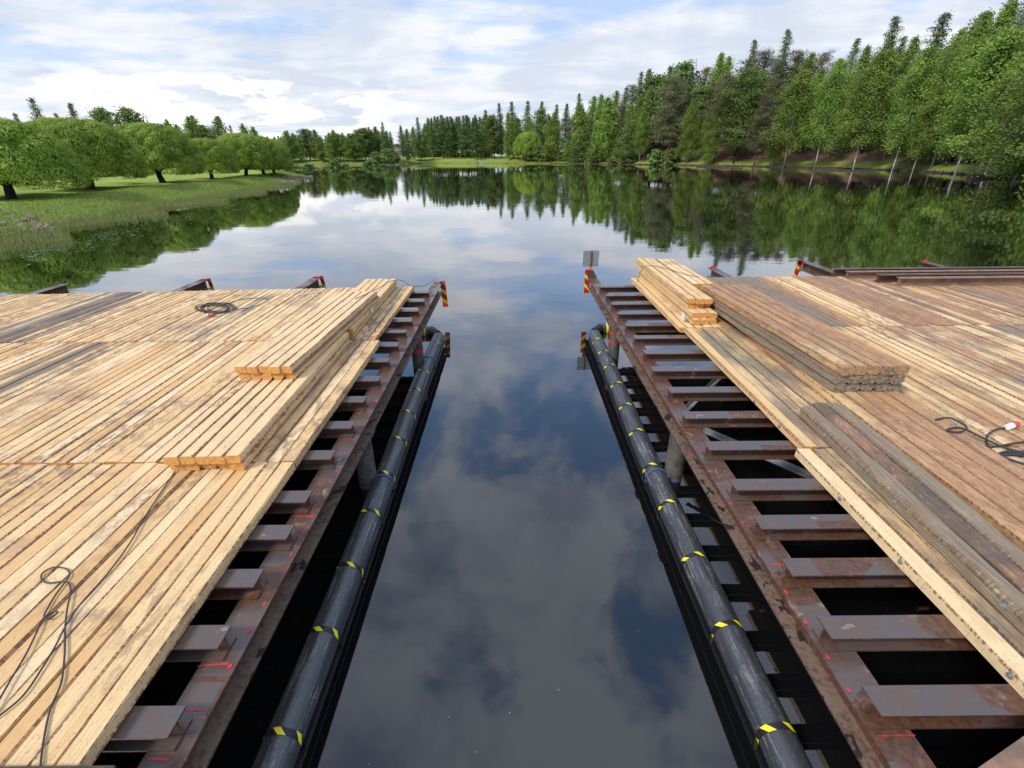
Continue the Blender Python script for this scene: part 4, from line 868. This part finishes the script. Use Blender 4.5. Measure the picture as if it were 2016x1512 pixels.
# ------------------------------------------------------------------ floating boom pipes
def boom(side):
    x0, x1, ye = (-1.74, -1.76, 10.75) if side < 0 else (1.93, 2.0, 10.85); rad = .14; z = .06; y0 = .2
    sd_ = 'left' if side < 0 else 'right'; t = thing('floating_pipe', (x0, 5, 0), f'long black plastic pipe with yellow bands afloat along the {sd_} frame', 'boom pipe', 'floating boom pipes')
    b = MB(); n = 24
    for i in range(n):
        ya = lerp(y0, ye, i / n); yb = lerp(y0, ye, (i + 1) / n); f = lambda y: (lerp(x0, x1, y / ye) + .02 * math.sin(y * .7 + side), y, z + .008 * math.sin(y * .9))
        b.cyl(f(ya), f(yb), rad, n=28, caps=(i in (0, n - 1)))
    b.cyl(f(ye - .0), f(ye + .03), rad * 1.02, rad * .9, n=28); b.build('pipe_body', PIPE, t)
    px = [(545, 1440), (634, 1238), (683, 1110), (728, 1003), (762, 928), (787, 860), (806, 808), (826, 765), (838, 728), (848, 702), (861, 672)] if side < 0 else [(1518, 1430), (1425, 1226), (1363, 1090), (1316, 985), (1284, 912), (1253, 845), (1229, 795), (1210, 753), (1195, 718), (1184, 690), (1176, 666)]
    for i, p in enumerate(px):
        y = at(*p, .2).y; b = MB(); r2 = rad + .0025; w_ = .052; c = f(y); nn_ = 48; ph = random.random() * 6; stripes = 5
        for k in range(nn_):
            a0 = 2 * math.pi * k / nn_; a1 = 2 * math.pi * (k + 1) / nn_
            P_ = lambda a, v: (c[0] + r2 * math.cos(a), y + v, c[2] + r2 * math.sin(a))
            b.add([P_(a0, -w_ / 2), P_(a0, w_ / 2), P_(a1, w_ / 2), P_(a1, -w_ / 2)], [(3, 2, 1, 0)], 0, smooth=False)
        r3 = r2 + .0012
        for s_ in range(stripes):
            a = 2 * math.pi * s_ / stripes + ph; wd_ = .42; sk = .40; m_ = 5
            P3 = lambda u, v: (c[0] + r3 * math.cos(u), y + v, c[2] + r3 * math.sin(u))
            for q in range(m_):
                for e in range(5):
                    va = -w_ / 2 + w_ * e / 5; vb = va + w_ / 5; sa = sk * e / 5; sb = sa + sk / 5; aa = a + wd_ * q / m_; ab = a + wd_ * (q + 1) / m_
                    b.add([P3(aa + sa, va), P3(aa + sb, vb), P3(ab + sb, vb), P3(ab + sa, va)], [(3, 2, 1, 0)], 1)
        b.build('tape_band', [BLK, YEL], t)
    # cross pipe end going under the deck
    t2 = thing('cross_pipe', (x0 + side, ye + .35, 0), f'short black pipe with rubber sleeve running under the {sd_} deck from the pipe end', 'boom pipe')
    xs = side * (abs(x1) + .10); b = MB(); b.cyl((xs + side * .12, ye + .42, z), (side * 6.5, ye + .5, z), rad, n=24); b.build('pipe_body', PIPE, t2)
    b = MB(); b.cyl((xs - side * .06, ye + .20, z), (xs + side * .14, ye + .42, z), rad * .72, rad * .98, n=20); b.build('rubber_sleeve', BLK, t2)
    b = MB(); b.cyl((xs + side * .26, ye + .425, z), (xs + side * .31, ye + .425, z), rad + .004, n=24); b.build('tape_band', YEL, t2)
    # blue ropes
    for j, y in enumerate((5.12, 9.2) if side < 0 else (5.2, 9.35)):
        c = f(y); b = MB(); pts = [(c[0] + (rad + .01) * math.cos(a), y + .02 * math.sin(a * .5) - .06 * (a / 6.28), c[2] + (rad + .01) * math.sin(a)) for a in np.arange(0, 12.6, .3)]
        b.tube(pts[:24], .007, 5); xp = -1.95 if side < 0 else 2.19
        b.tube([(c[0] + side * rad, y, c[2] + .05), (lerp(c[0], xp, .5) + side * .02, y + .05, c[2] + .12), (xp, y + .0, .2)], .008, 5)
        mark(b.build('rope', BLUE), f'blue rope tying the {sd_} floating pipe to its ' + ('near pile' if j == 0 else 'far pile with red rings'), 'rope')
boom(-1); boom(1)

# ------------------------------------------------------------------ hazard plates, sign, beam ends
def plate(cx, y, z0, z1, w_, label, tilt=0., flip=1, cap=True):
    t = thing('hazard_plate', (cx, y, z0), label, 'marker plate', 'striped marker plates on beam ends'); b = MB(); h = z1 - z0
    b.box(-w_ / 2, w_ / 2, -.004, .004, 0, h); o = b.build('plate', RED, t); o.location = (0, 0, 0)
    b = MB(); k = 0; s = .17; zz = .06
    while zz < h:
        lo = zz; hi = zz + s * .55; dz = flip * w_ * .8
        poly = [(-w_ / 2, lo + max(0, dz)), (w_ / 2, lo + max(0, -dz)), (w_ / 2, hi + max(0, -dz)), (-w_ / 2, hi + max(0, dz))]; poly = [(x, min(h, z)) for x, z in poly]
        if poly[0][1] < h - .01 and poly[1][1] < h - .01:
            for yy in (-.0065, .0065): b.add([(x, yy, z) for x, z in poly], [(0, 1, 2, 3) if yy < 0 else (3, 2, 1, 0)])
        zz += s * 1.5
    o = b.build('stripe', YEL, t); o.location = (0, 0, 0)
    if cap:
        b = MB(); b.box(-w_ / 2 - .16, w_ / 2, -.10, .0, h + .001, h + .008); o = b.build('top_cap', REDP, t); o.location = (0, 0, 0)
    t.rotation_euler = (0, R(tilt), 0); return t
plate(-1.76, 12.30, .36, 1.06, .14, 'red and yellow striped plate on the beam end left of the channel', tilt=-3)
pa = atY(1156, 531, 12.82); pb = atY(1156, 577, 12.82); plate(pa.x + .02, 12.82, pb.z, pa.z, .15, 'red and yellow striped plate on the beam end below the grey sign', cap=False)
for (x, ye, side) in [(BE['l2'].x, BE['l2'].y, -1), (BE['l3'].x, BE['l3'].y, -1)]:
    plate(x + .13, ye + .02, .62, 1.05, .10, 'small striped plate on the ' + ('second' if x > -6 else 'third') + ' beam end left of the channel', tilt=-4)
plate(BE['r3'].x - .16, BE['r3'].y + .02, .40, 1.06, .14, 'tall striped plate beside the stored steel beams', tilt=6)
for (x, y, lb) in [(BE['r2'].x, BE['r2'].y, 'small red wedge on the bare beam end behind the grey timber stack'), (BE['r4'].x, BE['r4'].y, 'small red wedge on the beam end behind the stored steel beams')]:
    b = MB(); b.add([(x - .09, y - .04, ZT + .001), (x + .09, y - .04, ZT + .001), (x + .09, y, ZT + .001), (x - .09, y, ZT + .001), (x - .07, y - .02, ZT + .04), (x + .03, y - .02, ZT + .08)], [(0, 1, 5, 4), (2, 3, 4, 5), (1, 2, 5), (3, 0, 4), (0, 3, 2, 1)]); mark(b.build('red_marker', RED), lb, 'marker')
Ys = 12.72; c = atY(1163.5, 509, Ys); e0 = atY(1148, 509, Ys).x; e1 = atY(1179, 509, Ys).x; zt_ = atY(1163, 493.5, Ys).z; zb_ = atY(1163, 525, Ys).z; zc_ = atY(1161, 533, Ys).z
t = thing('channel_sign', (c.x, Ys, ZT), 'grey back of a square sign on a short post right of the channel', 'sign')
b = MB(); w_ = (e1 - e0) / 2; hh_ = (zt_ - zb_) / 2; rr = .03; prof = []
for sx, sz, a0 in ((1, -1, -90), (1, 1, 0), (-1, 1, 90), (-1, -1, 180)):
    for k in range(4): a = R(a0 + k * 30); prof.append((sx * (w_ - rr) + rr * math.cos(a), sz * (hh_ - rr) + rr * math.sin(a)))
b.prism(prof, (c.x, Ys + .012, (zt_ + zb_) / 2), (c.x, Ys + .016, (zt_ + zb_) / 2), (1, 0, 0), (0, 0, 1)); b.build('panel', GALV, t)
b = MB(); b.cyl((c.x, Ys - .01, ZT + .0), (c.x + .01, Ys - .01, zt_ - .02), .019, n=10); b.build('post', STEEL, t)
b = MB(); b.box(c.x - .05, c.x + .05, Ys - .05, Ys + .008, zc_ - .02, zb_ - .02); b.build('clamp', ORANGE, t)
b = MB(); gp = [atY(*p, 12.6) for p in ((1156, 532), (1168, 532), (1175, 545), (1174, 562), (1170, 568), (1158, 552))]; vs = [(q.x, 12.60, q.z) for q in gp] + [(q.x, 12.62, q.z) for q in gp]; n = 6
b.add(vs, [tuple(range(n)), tuple(range(2 * n - 1, n - 1, -1))] + [(i, n + i, n + (i + 1) % n, (i + 1) % n) for i in range(n)]); mark(b.build('gusset_plate', STEEL), 'brown steel plate with cut corners standing on the beam end below the sign', 'steel plate')

# ------------------------------------------------------------------ stored steel beams on the right deck
def stored(px0, py0, z, L, h, w_, label, dy=0., m=None):
    p = at(px0, py0, z); b = MB(); b.ibeam((p.x, p.y + dy, z), (p.x + L, p.y + dy + .02, z), h, w_, .012, .014); return mark(b.build('steel_beam', m or STEEL), label, 'steel beam', 'steel beams stored on the right deck')
RUSTO = simple('orange_brown_steel', (.30, .17, .10), .75, .1, 5, (.17, .11, .08), .3)
stored(1765, 561, ZB, 9, .17, .17, 'front rusty beam of the pair stored nearest on the right deck', m=RUSTO)
stored(1740, 560, ZB, 9, .17, .17, 'grey topped beam behind the front rusty one of the stored pair', dy=.27)
stored(1660, 545, ZB + .0, 9, .15, .15, 'brown beam stored at the far edge of the right deck', dy=-.08, m=RUSTO)
stored(1645, 545, ZB + .0, 10.5, .17, .15, 'rearmost stored beam at the far edge of the right deck', dy=.14)

# ------------------------------------------------------------------ cables
def smooth(pts, n=10):
    P = [Vector(p) for p in pts]; out = []
    for i in range(len(P) - 1):
        a = P[max(i - 1, 0)]; b = P[i]; c = P[i + 1]; d = P[min(i + 2, len(P) - 1)]
        for k in range(n):
            t = k / n; out.append(.5 * ((2 * b) + (c - a) * t + (2 * a - 5 * b + 4 * c - d) * t * t + (3 * b - a - 3 * c + d) * t ** 3))
    return out + [P[-1]]
def cable(px, z, r=.008, lift=0.): return smooth([at(x, y, z) + Vector((0, 0, lift * (i % 2))) for i, (x, y) in enumerate(px)])
zc = ZD + .016
b = MB()
b.tube(cable([(345, 928), (330, 950), (290, 1010), (255, 1070), (215, 1125), (180, 1165), (150, 1200), (125, 1240), (110, 1270), (80, 1320), (40, 1375), (-30, 1430)], zc), .0055, 6)
b.tube(cable([(78, 1530), (84, 1470), (98, 1400), (120, 1345), (127, 1290), (128, 1240), (132, 1200), (139, 1165), (135, 1148), (120, 1145), (95, 1148), (82, 1140), (84, 1128), (105, 1117), (130, 1120), (137, 1132), (125, 1150), (110, 1170), (95, 1195), (87, 1212), (95, 1219), (112, 1207), (108, 1204), (85, 1218), (72, 1245), (50, 1290), (20, 1340), (-20, 1410)], zc + .002), .0055, 6)
mark(b.build('cable', CABLE), 'thin dark cable with small loops snaking over the near left deck', 'cable')
t = thing('power_cable', at(420, 608, ZD), 'dark coiled cable with red plug on the far left deck', 'cable'); b = MB(); pts = []
for k in range(60):
    a = k * .62; pts.append((420 + 30 * math.cos(a) * (1 + .25 * math.sin(k * .37)) + .25 * k, 607 + 8.5 * math.sin(a) * (1 + .3 * math.cos(k * .5))))
b.tube(cable(pts, zc, lift=.012), .009, 5); b.tube(cable([(400, 612), (385, 606), (395, 600), (440, 604), (470, 608), (505, 602), (526, 592), (520, 587), (480, 589), (440, 600), (400, 615)], zc + .02), .009, 5); b.build('cord', CABLE, t)
b = MB(); q = at(411, 620, zc + .03); b.cyl(q, q + Vector((.09, .0, 0)), .032, n=12); b.build('plug', simple('red_plug', (.5, .06, .05), .5), t)
b = MB(); b.cyl(q + Vector((-.035, 0, 0)), q + Vector((.0, 0, 0)), .024, n=12); b.build('plug_collar', WHITE, t)
t = thing('power_cable', at(1940, 880, ZD), 'black coiled cable with red and white plug on the right deck', 'cable'); b = MB()
zl = [.108] * 7 + [.09, .05, .005, .0]; b.tube(smooth([at(x, y, zc + k) for (x, y), k in zip([(1842, 826), (1870, 823), (1898, 836), (1902, 845), (1885, 851), (1865, 846), (1880, 842), (1900, 845), (1935, 862), (1975, 880), (2030, 895)], zl)]), .010, 6)
b.tube(cable([(1982, 842), (1960, 846), (1944, 858), (1944, 876), (1960, 892), (1990, 905), (2040, 920)], zc + .01), .010, 6)
pts = []
for k in range(54):
    a = k * .55; pts.append((2000 + 52 * math.cos(a) * (1 + .12 * math.sin(k * .5)), 908 + 17 * math.sin(a) * (1 + .2 * math.cos(k * .3)) + .1 * k))
b.tube(cable(pts, zc, lift=.02), .010, 6); b.tube(cable([(1905, 875), (1950, 880), (2000, 872), (2040, 868)], zc), .010, 6); b.build('cord', CABLE, t)
q = at(1984, 841, zc + .03); b = MB(); b.cyl(q, q + Vector((.07, .03, 0)), .032, .036, n=14); b.build('plug_collar', WHITE, t)
b = MB(); b.cyl(q + Vector((.071, .031, 0)), q + Vector((.17, .07, 0)), .038, .030, n=14); b.build('plug', simple('red_plug_b', (.62, .06, .09), .5), t)
b = MB(); z2 = ZB + 4 * h1
def wire(pts, lb):
    b = MB(); b.tube(smooth(pts), .006, 5); mark(b.build('wire', CABLE), lb, 'cable')
wire([at(700, 588, ZD + .39), at(740, 570, ZD + .4), at(770, 553, ZD + .21), at(790, 552, ZD + .2), at(812, 563, ZD + .02), at(840, 561, ZD - .05), at(858, 547, ZT + .05)], 'thin cable from the left fresh timber stack across to the striped beam end')
wire([at(1255, 555, ZD + .02), at(1262, 535, ZD + .32), at(1275, 523, z2 + .01), at(1310, 528, z2 + .02), at(1350, 540, z2 + .02), at(1375, 545, z2 + .02)], 'thin cable draped over the far end of the right fresh timber stack')

# ------------------------------------------------------------------ things at the lower picture edge
b = MB(); b.prism([(0, 0), (.02, 0), (.02, .35), (0, .35)], at(1893, 1519, 1.42), at(2060, 1404, 1.42), (.55, -.8, 0), (0, 0, -1))
p0 = at(1893, 1519, 1.42); p1 = at(2060, 1404, 1.42); b.add([p0, p1, p1 + Vector((.6, -.7, 0)), p0 + Vector((.3, -.9, 0))], [(0, 3, 2, 1)]); b.add([v + Vector((0, 0, -.02)) for v in (p0, p1, p1 + Vector((.6, -.7, 0)), p0 + Vector((.3, -.9, 0)))], [(0, 1, 2, 3)])
mark(b.build('steel_plate', RUSTO), 'rusty steel plate corner poking in at the lower right', 'steel plate')
b = MB(); b.box(-4.2, -1.98, .2, at(200, 1507, 1.30).y, 1.265, 1.30); mark(b.build('edge_plank', OLDW), 'narrow dark plank edge along the bottom of the left deck', 'plank')
